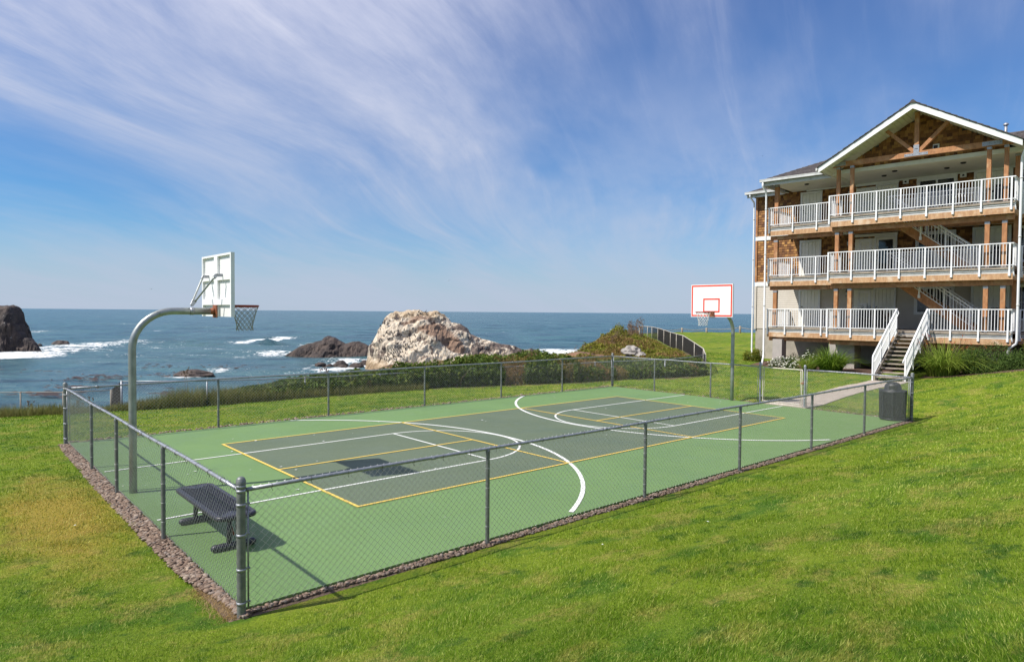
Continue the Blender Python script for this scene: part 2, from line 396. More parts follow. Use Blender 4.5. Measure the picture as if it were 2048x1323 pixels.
def _grass_c(t):
    c = grass_color(t, t.pos()); i = t.island()
    c = t.mix(t.ramp(i, .0, .8, .92, 0.0, False), c, (.025, .065, .008))
    c = t.mix(t.ramp(i, .80, .96, 0, .75), c, (.42, .38, .17)); return t.mix(1.0, c, (1.74, 1.94, 1.30), 'MULTIPLY')
M['grass'] = blade_mat('grass_blades', _grass_c, .45)
def leafmat(name, cols, trans=.3, nscale=1.2):
    def fn(t):
        i = t.island(); r = t.n('ShaderNodeValToRGB'); e = r.color_ramp.elements
        v = t.math('ADD', t.math('MULTIPLY', i, .55), t.math('MULTIPLY', t.ramp(t.noise(t.pos(), nscale, 4, .6), .3, .7), .45))
        t.L.new(v, r.inputs[0]); e[0].color = cols[0]+(1,); e[-1].color = cols[-1]+(1,)
        for k, c in enumerate(cols[1:-1]): e.new((k+1)/(len(cols)-1)).color = c+(1,)
        return r.outputs[0]
    return blade_mat(name, fn, trans)
M['bramble'] = leafmat('bramble_leaves', [(.03, .045, .014), (.065, .10, .02), (.10, .16, .025), (.15, .17, .035), (.24, .31, .05)], .3, 2.6)
M['dune_grass'] = leafmat('dune_grass_blades', [(.08, .10, .02), (.13, .15, .035), (.22, .19, .07), (.16, .2, .04)], .35)
M['dry_weed'] = leafmat('dry_weeds', [(.12, .07, .035), (.24, .14, .06), (.30, .20, .08), (.22, .19, .045), (.32, .30, .05)], .25, .6)
M['weed_green'] = leafmat('headland_green', [(.08, .11, .018), (.20, .22, .03), (.36, .32, .05)], .3, .7)
M['straw'] = leafmat('dry_straw', [(.22, .13, .05), (.36, .24, .10), (.48, .36, .18)], .3)
M['strap'] = leafmat('strap_leaves', [(.06, .12, .012), (.13, .22, .022), (.27, .34, .045)], .4)
M['strap_pale'] = leafmat('pale_strap_leaves', [(.10, .17, .022), (.25, .34, .05), (.46, .50, .11)], .4)
M['juniper'] = leafmat('juniper_sprays', [(.028, .055, .014), (.07, .12, .024), (.14, .20, .04)], .2, 5)
M['yellow_leaf'] = leafmat('yellow_green_leaves', [(.05, .09, .015), (.14, .17, .02), (.30, .27, .03)], .35, 4)
M['shrub_leaf'] = leafmat('shrub_leaves', [(.03, .06, .015), (.06, .10, .02), (.11, .15, .03)], .3, 4)
M['petal_white'] = simple('white_petals', (.78, .77, .70), (.7, .66, .55), 30, .8)
M['petal_orange'] = simple('orange_petals', (.60, .12, .03), (.5, .06, .02), 30, .7)
M['stem'] = simple('plant_stem', (.12, .10, .04), (.08, .06, .03), 20, .8)

def gravel_mat():
    m, t, p = newmat('brown_pebbles'); i = t.island(); pos = t.pos()
    r = t.n('ShaderNodeValToRGB'); t.L.new(i, r.inputs[0]); e = r.color_ramp.elements
    e[0].color = (.09, .060, .042, 1); e[1].color = (.36, .28, .21, 1)
    for q, c in ((.3, (.17, .112, .078)), (.6, (.24, .165, .115)), (.85, (.20, .165, .14))): e.new(q).color = c+(1,)
    col = t.mix(t.ramp(t.noise(pos, 60, 3), .4, .7), r.outputs[0], (.16, .11, .08)); col = t.mix(.6, col, r.outputs[0])
    t.put(p.inputs['Base Color'], col); p.inputs['Roughness'].default_value = .85; return m
M['pebble'] = gravel_mat()
M['soil'] = simple('gravel_soil', (.17, .115, .08), (.10, .065, .045), 18, .95, 0, .6, 60)

def rock_dark():
    m, t, p = newmat('dark_wet_rock'); pos = t.pos()
    n = t.noise(pos, .22, 7, .65); f = t.noise(pos, 1.3, 6, .7)
    col = t.mix(t.ramp(n, .35, .68), (.028, .02, .02), (.085, .058, .045)); col = t.mix(t.ramp(f, .5, .8), col, (.14, .10, .075))
    sep = t.n('ShaderNodeSeparateXYZ'); t.L.new(pos, sep.inputs[0])
    col = t.mix(t.math('MULTIPLY', t.ramp(t.noise(pos, .5, 6, .7), .62, .70), t.ramp(sep.outputs[2], -11, -8)), col, (.42, .38, .33))
    t.put(p.inputs['Base Color'], col); p.inputs['Roughness'].default_value = .75
    t.put(p.inputs['Normal'], t.bump(f, .8, .5)); return m
M['rock_dark'] = rock_dark()
def rock_stack():
    m, t, p = newmat('guano_whitened_rock'); pos = t.pos()
    white = t.attr('white'); soil = t.attr('soil'); ochre = t.attr('ochre')
    n = t.noise(pos, .35, 8, .68, None, .4); f = t.noise(pos, 1.6, 7, .7); v = t.noise(pos, .5, 7, .72, (1.0, 1.0, .45), .8)
    base = t.mix(t.ramp(n, .35, .65), (.06, .045, .042), (.22, .165, .13))
    w = t.ramp(t.math('ADD', white, t.math('ADD', t.math('MULTIPLY', t.math('SUBTRACT', v, .5), 1.9), t.math('MULTIPLY', t.math('SUBTRACT', t.noise(pos, 1.4, 6, .75, (1., 1., .6)), .5), 1.6))), .36, .56)
    wc = t.mix(t.ramp(f, .35, .7), (.68, .595, .475), (.43, .33, .225))
    col = t.mix(w, base, wc)
    oc = t.ramp(t.math('ADD', ochre, t.math('SUBTRACT', n, .5)), .35, .7)
    col = t.mix(t.math('MULTIPLY', oc, .6), col, (.40, .28, .15))
    s = t.ramp(t.math('ADD', soil, t.math('MULTIPLY', t.math('SUBTRACT', f, .5), .6)), .35, .6)
    col = t.mix(s, col, t.mix(t.ramp(f, .3, .7), (.20, .12, .08), (.29, .195, .135)))
    t.put(p.inputs['Base Color'], col); p.inputs['Roughness'].default_value = .9
    t.put(p.inputs['Normal'], t.bump(t.math('ADD', f, t.noise(pos, 5, 4, .7)), .6, .45)); return m
M['rock_stack'] = rock_stack()
M['rock_brown'] = simple('brown_cliff_rock', (.24, .13, .075), (.15, .085, .055), .8, .9, 0, .6, 3, (.34, .22, .15), 2, (.5, .7))
M['boulder'] = simple('pale_boulder', (.36, .33, .30), (.22, .2, .18), 3, .9, 0, .5, 6)
def headland_mat():
    m, t, p = newmat('headland_scrub'); pos = t.pos()
    col = t.mix(t.ramp(t.noise(pos, .5, 6, .65), .4, .62), (.13, .085, .045), (.09, .085, .02))
    col = t.mix(t.ramp(t.noise(pos, 3, 5, .7), .5, .7), col, (.06, .04, .025))
    t.put(p.inputs['Base Color'], col); p.inputs['Roughness'].default_value = .95
    t.put(p.inputs['Normal'], t.bump(t.noise(pos, 4, 6, .7), .9, .2)); return m
M['headland'] = headland_mat()
def W_AL(t, pos, along, across):
    r = t.n('ShaderNodeVectorRotate', rotation_type='Z_AXIS'); t.L.new(pos, r.inputs[0]); r.inputs['Angle'].default_value = -YAW
    m = t.n('ShaderNodeMapping'); m.inputs['Scale'].default_value = (across, along, 1); t.L.new(r.outputs[0], m.inputs[0]); return m.outputs[0]
def sea_mat():
    m, t, p = newmat('sea_water'); pos = t.pos(); foam = t.attr('foam'); shoal = t.attr('shoal')
    a = t.noise(pos, .045, 4, .55, (1.0, 1.0, 1)); 
    lines = t.noise(W_AL(t, pos, .35, 1.0), .075, 8, .68, None, .5)
    far = t.noise(W_AL(t, pos, .25, 1.0), .016, 7, .7)
    col = t.mix(t.ramp(a, .38, .62), (.030, .092, .122), (.045, .118, .140))
    col = t.mix(t.math('MULTIPLY', t.ramp(far, .42, .62), .6), col, (.016, .058, .088))
    col = t.mix(t.math('MULTIPLY', t.ramp(lines, .47, .62), .85), col, (.055, .140, .150))
    col = t.mix(t.math('MULTIPLY', t.ramp(lines, .46, .36), .85), col, (.006, .028, .048))
    col = t.mix(t.math('MULTIPLY', shoal, .5), col, (.05, .115, .115))
    fn = t.noise(pos, .16, 9, .72, None, 1.2); fn2 = t.noise(pos, .9, 6, .7)
    fv = t.math('ADD', foam, t.math('MULTIPLY', t.math('SUBTRACT', t.math('ADD', t.math('MULTIPLY', fn, .65), t.math('MULTIPLY', fn2, .35)), .5), 3.0))
    fm = t.ramp(fv, .40, .60)
    # scattered whitecaps
    wc = t.math('MULTIPLY', t.ramp(t.noise(W_AL(t, pos, 1.6, .5), .05, 9, .72, None, .5), .665, .71), .75)
    fm = t.math('MAXIMUM', fm, wc)
    col = t.mix(fm, col, (.78, .79, .78))
    t.put(p.inputs['Base Color'], col)
    t.put(p.inputs['Roughness'], t.ramp(fm, 0, 1, .24, .9)); p.inputs['IOR'].default_value = 1.33
    t.put(p.inputs['Specular IOR Level'], t.ramp(fm, 0, 1, .42, .1))
    h = t.math('ADD', t.math('MULTIPLY', t.noise(W_AL(t, pos, .5, 1.0), .22, 7, .65), 1.6), t.math('MULTIPLY', t.noise(W_AL(t, pos, .4, 1.0), .05, 4, .6), 3.0))
    t.put(p.inputs['Normal'], t.bump(h, 1.0, 1.6)); return m
M['sea'] = sea_mat()

# ------------------------------------------------------------------ places measured from the photograph
def ray(x, y): return F_+(x-1024)/FPX*R_-(y-661.5)/FPX*U_
def at_depth(x, y, d): return CAMP+d*ray(x, y)
def at_z(x, y, z):
    d = ray(x, y); return CAMP+d*((z-CAMP[2])/d[2])
FH = np.array([math.cos(YAW), math.sin(YAW), 0]); RH = np.array([math.sin(YAW), -math.cos(YAW), 0])
SEA = -15.0

# ------------------------------------------------------------------ terrain
CTRL = np.array([(-2.9,-2.7,-.02),(0,-2.75,-.02),(4,-2.75,-.02),(8,-2.75,-.02),(12,-2.75,-.01),(16.2,-2.75,0),(-3,1,-.03),(-3,5,-.03),(-3,9,-.03),
 (1,9.2,-.03),(5,9.2,-.03),(9,9.2,-.03),(13,9.2,-.03),(16.4,8.6,-.02),(16.6,5,0),(16.6,1,.02),(3,3,-.03),(8,3,-.03),(13,3,-.03),
 (-4.85,-9,1.33),(0,-9,1.38),(5,-9,1.42),(10,-9,1.45),(16,-9,1.5),(22,-9,1.75),(0,-5.5,.60),(6,-5.5,.62),(12,-5.5,.62),(17,-5.5,.66),(22,-5,.92),(30,-6,1.45),
 (24.2,-2.5,.74),(20,-2.5,.33),(-6,-8,1.2),(-8,-5,.55),(-6,-2,.12),(-5,2,-.02),(-6,8,-.02),(-4,14.5,-.15),(-12,10,0),(-12,0,.2),(-12,-9,1.2),(0,-14,2.3),(12,-14,2.4),(-10,-14,2.1),(26,-12,2.2),
 (.5,13.2,-.14),(6.6,12.8,-.12),(14,10.6,-.1),(18,9.6,-.05),(22.5,8,0),(18,4,.02),(22,3,.08),(24.3,.8,.17),(26,3.5,.26),(28.5,0,.4),(27.2,-2,.72),(28.6,-3.4,.95),
 (32,10,.25),(28,9,.18),(35,-10,1.5),(40,0,.6),(40,12,.5),(32,15,.5),(41,25,.75),(50,28,1.0),(54,25,1.08),(46,18,.75),(60,10,1.1),(55,15,1.0),
 (-5,20.5,-.9),(0,18.5,-.75),(4,17,-.5),(24,18.5,.15),(26.7,18.8,.2),(29.7,20.2,.6),(32.7,21.5,.95),(36.2,23.9,.95),(38.6,25.6,.75),(36.5,22.2,.62),(33.5,19.3,.5),(28.6,17.3,.35),(23.1,14.2,.1),(26.2,14.2,.25),(29,14.6,.5),(20,13.5,-.1),(90,-20,1.5),(100,-50,2),(-60,-40,2),(-60,30,-.5)], float)
def _phi(d2): return np.where(d2 > 1e-9, .5*d2*np.log(np.maximum(d2, 1e-9)), 0)
def _tps():
    X = CTRL[:, :2]; n = len(X); d2 = ((X[:, None]-X[None])**2).sum(-1)
    A = np.zeros((n+3, n+3)); A[:n, :n] = _phi(d2)+np.eye(n)*.02; A[:n, n] = 1; A[:n, n+1:] = X; A[n, :n] = 1; A[n+1:, :n] = X.T
    return np.linalg.solve(A, np.r_[CTRL[:, 2], 0, 0, 0])
_TW = _tps()
LAND = np.array([(-70,-60),(-70,60),(-30,37),(-8,23),(-1,19.2),(3,17),(8.4,15.4),(11.8,14.6),(15,14.4),(19,16),(23,18.9),(26,19.9),(29.7,21.6),(32.7,23.1),(36.9,25.3),(41,29),(46,32),(52,31),(54.3,29),(56.5,25),(60,18),(64,10),(70,0),(90,-20),(130,-60)], float)
def inside(P, poly):
    x, y = P[:, 0], P[:, 1]; c = np.zeros(len(P), bool); n = len(poly)
    for i in range(n):
        x0, y0 = poly[i]; x1, y1 = poly[(i+1) % n]
        if y0 == y1: continue
        c ^= ((y0 > y) != (y1 > y)) & (x < (x1-x0)*(y-y0)/(y1-y0)+x0)
    return c
def pdist(P, line):
    d = np.full(len(P), 1e9)
    for a, b in zip(line[:-1], line[1:]):
        a = np.array(a); b = np.array(b); ab = b-a; t = np.clip(((P-a)@ab)/(ab@ab), 0, 1)
        d = np.minimum(d, np.linalg.norm(P-a-t[:, None]*ab, axis=1))
    return d
def zsmooth(P):
    P = np.atleast_2d(P)[:, :2]; out = np.zeros(len(P))
    for s in range(0, len(P), 20000):
        Q = P[s:s+20000]; d2 = ((Q[:, None]-CTRL[None, :, :2])**2).sum(-1)
        out[s:s+20000] = _phi(d2)@_TW[:-3]+_TW[-3]+Q@_TW[-2:]
    z = np.clip(out, -1.2, 2.6)
    dx = np.maximum(np.maximum(-2.62-P[:, 0], P[:, 0]-16.1), 0); dy = np.maximum(np.maximum(-2.5-P[:, 1], P[:, 1]-8.6), 0)
    k = np.clip(np.hypot(dx, dy)/.28, 0, 1)
    inrect = (dx+dy) == 0
    z = np.where(inrect, -.058, -.058*(1-k)+z*k)
    return z
def zland(P):
    P = np.atleast_2d(P)[:, :2]; z = zsmooth(P)
    z = z+(.05*(fbm(P*.55, 3, 5)-.5)+.035*(fbm(P*1.9, 3, 6)-.5))*np.clip(np.maximum(np.maximum(-3.1-P[:, 0], P[:, 0]-16.5), np.maximum(-2.8-P[:, 1], P[:, 1]-9))/.8, 0, 1)
    o = ~inside(P, LAND)
    if o.any():
        d = pdist(P[o], LAND); z[o] -= .45*d+1.5*np.maximum(d-.8, 0)+1.2*(fbm(P[o]*.35, 4, 9)-.5)*np.clip(d, 0, 2)
        z[o] = np.maximum(z[o], SEA-4)
    return z
def zl(u, v): return float(zland(np.array([[u, v]]))[0])

# the second fence, along the cliff edge (photo x, photo y of its rail, metres away)
F2A = [(-60, 785, 24.6), (41, 784, 24.2), (126, 783.5, 24.2), (222, 780, 24.0)]
F2B = [(243, 762, 21.8), (330, 762, 22.1), (414, 761, 22.5), (510, 759, 23.4), (610, 755, 24.5), (685, 752, 25.2), (760, 748, 26), (843, 743, 27), (914, 738, 27.8), (985, 734.5, 28.2), (1056, 731, 28.6), (1125, 728, 29.2), (1190, 724, 29.8), (1260, 721, 30.5), (1330, 718.5, 31.1), (1378, 714.5, 31.5), (1411, 708.5, 31.9)]
F2C = [(1411, 708.5, 31.9), (1407, 697, 34.5), (1389, 685, 38), (1366, 670.6, 43), (1353, 667.5, 46), (1341, 664, 49), (1328, 659.5, 52), (1316, 656, 55), (1304, 653.3, 57), (1295, 652.6, 58), (1285, 652.3, 58.6), (1279, 653, 58.5)]
P2A, P2B, P2C = ([at_depth(*q) for q in L_] for L_ in (F2A, F2B, F2C))
_edge = [(-70, 55), (-30, 33.5)]+[tuple(p[:2]) for p in P2A]+[tuple(p[:2]) for p in P2B]+[tuple(p[:2]) for p in P2C[1:]]
LAWN = np.array([(-70, -60)]+_edge+[(46, 30.5), (51.5, 30.2), (53.6, 28.4), (55.5, 25), (59, 18), (63, 10), (69, 0), (89, -20), (128, -60)], float)
def is_wild(P):
    P = np.atleast_2d(P)[:, :2]
    w = ~inside(P, LAWN); nb = pdist(P, _edge[:len(P2A)+len(P2B)+1]) < .75+.5*(vnoise(np.c_[P*.9, np.zeros(len(P))], 3)-.5)
    return w | nb

def build_ground():
    def axis(a, b, c, d, fine, coarse):
        l = -np.cumsum(np.r_[0, np.full(int((b-a)/coarse), coarse)])[::-1]+b; m = np.arange(b+fine, c, fine); r = np.cumsum(np.full(int((d-c)/coarse), coarse))+c
        return np.r_[l, m, r]
    us = axis(-72, -14, 46, 132, .4, 1.6); vs = axis(-62, -12, 32, 64, .4, 1.6)
    U, V = np.meshgrid(us, vs, indexing='ij'); P = np.c_[U.ravel(), V.ravel()]; z = zland(P)
    Vt = np.c_[P, z]; fc = grid_faces(len(us), len(vs)); cen = P[fc].mean(1); w = is_wild(cen)
    zc = z[fc].min(1)
    def sub(name, mask, mat):
        f = fc[mask]; ids, inv = np.unique(f, return_inverse=True)
        return fast_mesh(name, Vt[ids], inv.reshape(f.shape), mat, True)
    tag(sub('lawn', ~w, M['lawn']), 'mown green lawn with dry straw coloured patches around the court', kind='structure')
    tag(sub('cliff_headland', w & (zc > SEA-3.5), M['headland']), 'rough cliff top with brown scrub falling to the sea', kind='structure')
build_ground()

# ------------------------------------------------------------------ sea
def build_sea():
    na, nr = 620, 430
    ang = np.linspace(YAW-R(115), YAW+R(115), na); rr = 55*(60000/55)**np.linspace(0, 1, nr)
    A, Rr = np.meshgrid(ang, rr, indexing='ij')
    P = np.c_[(CAMP[0]+Rr*np.cos(A)).ravel(), (CAMP[1]+Rr*np.sin(A)).ravel()]
    D = P-CAMP[:2]; s = D@RH[:2]; t = D@FH[:2]; r = Rr.ravel()
    fade = np.clip(1.5-r/1500, 0, 1)
    z = np.zeros(len(P))
    w = fbm(np.c_[s*.012, t*.012], 2, 21)*6
    z += .62*np.sin(t*2*math.pi/38+w*2.0+s*.012)*fbm(np.c_[s*.02, t*.03], 2, 31)*1.6
    z += .9*(fbm(np.c_[s*.05, t*.12], 4, 41, True)-.5)
    z *= fade
    foam = np.zeros(len(P)); shoal = np.zeros(len(P))
    # white water: photo x, photo y, half width, half height in photo pixels, strength -> an ellipse on the sea surface
    FO = [(35,711,95,7,.85),(150,692,100,13,.62),(110,700,120,9,.55),(235,686,60,8,.5),(330,694,80,7,.28),(70,663,60,2.2,.4),(530,681,34,7,1.1),(560,706,60,7,.62),(520,702,55,6,.4),(420,700,60,5,.3),
          (660,741,70,6,.75),(690,722,55,7,.6),(640,712,60,5,.4),(700,735,40,9,.7),(1145,709,70,8,1.15),(1100,703,40,4,.7),(1200,706,60,5,1.0),(380,757,60,4.5,.6),(440,742,45,5,.55),(345,748,30,3,.4),(470,690,40,4,.25),(560,745,60,5,.3),(600,728,50,5,.3),(800,748,120,5,.7),(250,712,70,4,.3),(40,667,50,2,.35),(300,686,50,3,.5),(390,712,60,3,.42),(480,716,50,3,.4),(200,725,90,3,.3),(320,722,50,2.5,.32),(620,690,30,4,.5),(560,692,40,3,.4),(760,742,40,6,.6),(1000,705,60,2,.35),(900,660,60,1.2,.25),(1180,690,70,1.5,.3),(650,650,80,1.2,.25),(250,648,80,1,.25),(420,655,60,1,.25),(560,760,70,6,.3)]
    for (x, y, hx, hy, st) in FO:
        c = at_z(x, y, SEA); d0 = (c-CAMP)@FH; tn = (at_z(x, y+hy, SEA)-CAMP)@FH; tf = (at_z(x, y-hy, SEA)-CAMP)@FH
        cs = (c-CAMP)@RH; a = (s-cs)/(hx/FPX*d0); b = np.where(t < d0, (t-d0)/(d0-tn), (t-d0)/(tf-d0))
        q = np.exp(-(a*a+b*b)*1.1); foam = np.maximum(foam, st*q); shoal = np.maximum(shoal, np.exp(-(a*a+b*b)*.3))
    c = at_z(531, 688, SEA)-CAMP; a = (s-c@RH)/7.0; b = (t-c@FH)/4.5
    z += 4.6*np.exp(-a*a-b*b)*(.65+.7*fbm(np.c_[s*.25, t*.25], 3, 77))
    c = at_z(1160, 711, SEA)-CAMP; a = (s-c@RH)/14; b = (t-c@FH)/3.5
    z += 1.6*np.exp(-a*a-b*b)*(.5+fbm(np.c_[s*.3, t*.3], 3, 78))
    o = fast_mesh('sea', np.c_[P, SEA+z], grid_faces(na, nr)[:, ::-1], M['sea'], True)
    set_attr(o, 'foam', foam); set_attr(o, 'shoal', shoal)
    tag(o, 'blue green ocean with white surf breaking round the rocks', kind='structure')
build_sea()
def build_kelp():
    g = np.random.default_rng(5); Vs = []; Fs = []; n = 0
    for (x, y, hx, hy, cnt) in [(190,762,80,4,40),(100,793,70,5,70),(215,756,50,3,26),(330,752,50,4,14),(60,745,60,4,8),(300,735,60,4,14),(430,735,60,4,12),(500,738,50,3,10),(340,790,50,6,26),(150,778,60,5,36)]:
        for k in range(cnt):
            p = at_z(x+g.normal()*hx*.5, y+g.normal()*hy*.5, SEA); p[2] = SEA+.55
            l = g.uniform(.3, 1.5); w = g.uniform(.10, .3); m = 7
            ring = [p+RH*l*math.cos(a)*g.uniform(.6, 1.2)+FH*w*2*math.sin(a)*g.uniform(.5, 1.2) for a in np.linspace(0, 2*math.pi, m, endpoint=False)]
            top = p+np.array([0, 0, .18]); Vs += ring+[top]
            Fs += [(n+i, n+(i+1) % m, n+m) for i in range(m)]; n += m+1
    tag(fast_mesh('kelp', np.array(Vs), np.array(Fs), M['kelp'], True), 'brown kelp floating in patches on the water inshore', kind='stuff')
build_kelp()

# ------------------------------------------------------------------ sea rocks
def yhor(x): return 616.0+.00745*x
def rock_field(name, label, prof, D, s_rng, step, tf, tb, mat, amp, seed, paint=None, cat='rock', ledge=None):
    px = np.array(prof, float); S = (px[:, 0]-1024)/FPX*D; Z = CAMP[2]-(px[:, 1]-yhor(px[:, 0]))/FPX*D
    s = np.arange((s_rng[0]-1024)/FPX*D, (s_rng[1]-1024)/FPX*D, step); t = np.arange(-tf-4, tb+4, step*1.25)
    hp = np.interp(s, S, Z, left=SEA-4, right=SEA-4)
    Sg, Tg = np.meshgrid(s, t, indexing='ij'); H = np.repeat(hp[:, None], len(t), 1)
    rel = np.clip((H-SEA)/(Z.max()-SEA), .12, 1)
    front = np.clip(-(Tg+1)/(tf*rel), 0, 1.3); back = np.clip((Tg-tb*.3*rel)/(tb*.7*rel), 0, 1.3)
    g = np.where(Tg < 0, front**1.15, back**1.6)
    Zg = H-(H-SEA+3)*g
    if ledge:
        ph = Zg+.35*Sg+1.2*fbm(np.c_[Sg.ravel()*.12, Tg.ravel()*.12], 3, seed+40).reshape(Zg.shape)
        Zg = Zg+ledge[1]*np.sin(2*math.pi*ph/ledge[0])*np.clip((H-Zg)/2.5, 0, 1)
    P = CAMP*[1, 1, 0]+RH*Sg.ravel()[:, None]+FH*(D+Tg.ravel()[:, None])+np.array([0, 0, 1])*Zg.ravel()[:, None]
    ni, nj = len(s), len(t); G = P.reshape(ni, nj, 3)
    nx = np.gradient(G, axis=0); ny = np.gradient(G, axis=1); N = np.cross(nx, ny).reshape(-1, 3); N /= np.linalg.norm(N, axis=1)[:, None]
    Q = np.c_[Sg.ravel(), Tg.ravel(), Zg.ravel()]
    tilt = np.c_[Q[:, 0]*.9+Q[:, 2]*.5, Q[:, 1], Q[:, 2]*1.3-Q[:, 0]*.6]
    d = amp*(3.0*(fbm(tilt*.10, 3, seed, True)-.6)+2.2*(fbm(tilt*.30, 4, seed+7, True)-.6)+.9*(fbm(Q*[1.2, 1, 1.5], 3, seed+13)-.5))
    edge = np.clip((Zg.ravel()-SEA+3)/2, 0, 1)*np.clip(1.1-1.0*np.exp(-(np.abs(Tg.ravel()-.8)/3.2)**2), 0.12, 1)
    P = P+N*(d*edge)[:, None]
    o = fast_mesh(name, P, grid_faces(ni, nj), mat, False)
    if paint:
        for k, vv in paint(Q).items(): set_attr(o, k, vv)
    tag(o, label, cat); return o, P, Q
def paint_stack(Q):
    s, t, z = Q.T; px = s/205*FPX+1024
    sm = lambda x, a, b: np.clip((x-a)/(b-a), 0, 1)
    white = .80*(1-sm(px, 850, 960))+.42*sm(px, 850, 960)*(1-sm(px, 1000, 1080))+.10
    white -= .6*sm(-z, 11.5, 14)*(px < 800)+.35*np.exp(-((px-930)/28)**2-((z+3)/2.6)**2)
    def el(cx, cy, rx, rz, rot):
        cz = CAMP[2]-(cy-yhor(cx))/FPX*205; a = (px-cx)/FPX*205; b = z-cz; c, q = math.cos(rot), math.sin(rot)
        return np.exp(-((a*c+b*q)/rx)**2-((-a*q+b*c)/rz)**2)
    soil = 1.05*np.maximum(el(868, 658, 8.5, 2.6, -.45), el(905, 685, 6, 2.0, -.6))
    white -= .55*sm(fbm(np.c_[s*.22+z*.15, t*.2, z*.35-s*.12], 4, 401, True), .70, .86)
    soil = np.maximum(soil, .8*el(840, 643, 7, 1.4, .15))*(1-.9*el(848, 648, 3.0, .9, .0))
    ochre = .75*sm(-z, 8.5, 13)*(1-sm(px, 780, 830))+.35*el(930, 650, 3, 3, 0)
    ochre = np.maximum(ochre, .62*sm(z, -2.2, 1.5)); white = white-.12*sm(z, -4, 1)
    return dict(white=white, soil=soil, ochre=ochre)
STK = rock_field('sea_stack', 'big flat topped sea rock whitened by bird droppings with black birds on it',
    [(726, 748), (736, 735), (741, 702), (748, 676), (760, 655), (770, 638), (778, 628), (788, 624.5), (830, 624), (872, 624), (884, 632), (902, 645), (915, 647), (930, 656), (940, 670), (965, 680), (1000, 688), (1030, 692), (1045, 700), (1075, 699), (1095, 710), (1118, 726), (1135, 740)],
    205, (722, 1140), .3, 15, 12, M['rock_stack'], 1.0, 100, paint_stack, ledge=(3.4, .42))
rock_field('reef', 'long low dark rock in the water left of the white sea stack', [(570, 712), (583, 703), (600, 694), (625, 686), (644, 681), (652, 673), (668, 676), (690, 688), (702, 684), (716, 683), (735, 690), (750, 700), (765, 712)],
    266, (566, 770), .35, 7, 8, M['rock_dark'], .8, 200, ledge=(2.2, .3))
rock_field('dark_cliff_rock', 'tall dark cliff rock rising from surf at the left edge', [(-160, 640), (-90, 618), (-40, 612), (0, 611.5), (20, 614), (24, 626), (26.5, 627), (25, 645), (34, 651), (36, 662), (43, 668), (45, 675), (60, 677), (70, 686), (81, 702), (90, 712)],
    269, (-180, 92), .35, 6, 14, M['rock_dark'], .95, 300, ledge=(4.2, .62))
def rock_blob(name, label, c, rad, mat, seed, cat='rock', amp=.35, sub=3, parent=None):
    import bmesh
    bm = bmesh.new(); bmesh.ops.create_icosphere(bm, subdivisions=sub, radius=1.0)
    V = np.array([v.co[:] for v in bm.verts]); Fc = np.array([[v.index for v in f.verts] for f in bm.faces]); bm.free()
    n = fbm(V*1.7+seed, 4, seed, True)-.55; V = V*(1+amp*2*n)[:, None]
    V = V[:, :1]*rad[0]*RH+V[:, 1:2]*rad[1]*FH+V[:, 2:]*rad[2]*np.array([0, 0, 1.])+np.array(c)
    o = fast_mesh(name, V, Fc, mat, False, parent)
    if label: tag(o, label, cat)
    return o
def sea_rock(label, x, y, wpx, hpx, seed, dep=.8, name='surf_rock'):
    c = at_z(x, y, SEA); d = (c-CAMP)@FH; w = wpx/FPX*d/2; h = hpx/FPX*d
    return rock_blob(name, label, c+FH*w*dep*.5, (w, w*dep, h), M['rock_dark'], seed)
sea_rock('small dark rock standing in surf right of the left cliff', 118, 689, 30, 8, 11)
sea_rock('tiny dark rock touching the foot of the left cliff', 78, 691, 9, 4, 12)
sea_rock('flat brown rock awash in the shallows behind the court', 385, 754, 72, 13, 13, .5)
sea_rock('low dark rock at the end of the flat awash rock', 330, 756, 26, 5, 14, .5)
sea_rock('thin dark rock just behind the flat awash rock', 438, 738, 30, 4, 15, .5)
sea_rock('rounded boulder largest of the group below the reef', 680, 731, 26, 9, 16)
sea_rock('rounded dark boulder leftmost of the group below the reef', 640, 730, 20, 5, 17)
sea_rock('dark boulder in front of the group below the reef', 683, 735, 18, 6, 18)
sea_rock('dark boulder next to the white stack foot', 712, 733, 26, 7, 19)
sea_rock('small dark boulder between the reef boulders', 658, 733, 14, 5, 20)
sea_rock('dark rock at the right foot of the reef', 728, 728, 18, 7, 21)
sea_rock('dark wet rock in the white surf past the stack tail', 1122, 712, 16, 5, 22)
rock_blob('outcrop_rock', 'rusty brown outcrop at the headland tip above the fence', at_depth(1163, 721, 40), (1.1, .9, .46), M['rock_brown'], 31)
rock_blob('outcrop_rock', 'smaller brown rock at the right end of the rusty outcrop', at_depth(1195, 722, 40.5), (.75, .8, .38), M['rock_brown'], 33)
rock_blob('boulder', 'pale grey slab boulder lying in the headland weeds', at_depth(1262, 703, 39.4), (.46, .5, .30), M['boulder'], 41, 'boulder', .5)
rock_blob('boulder', 'lower pale boulder right of the slab in the weeds', at_depth(1279, 711, 39), (.30, .4, .20), M['boulder'], 42, 'boulder', .5)

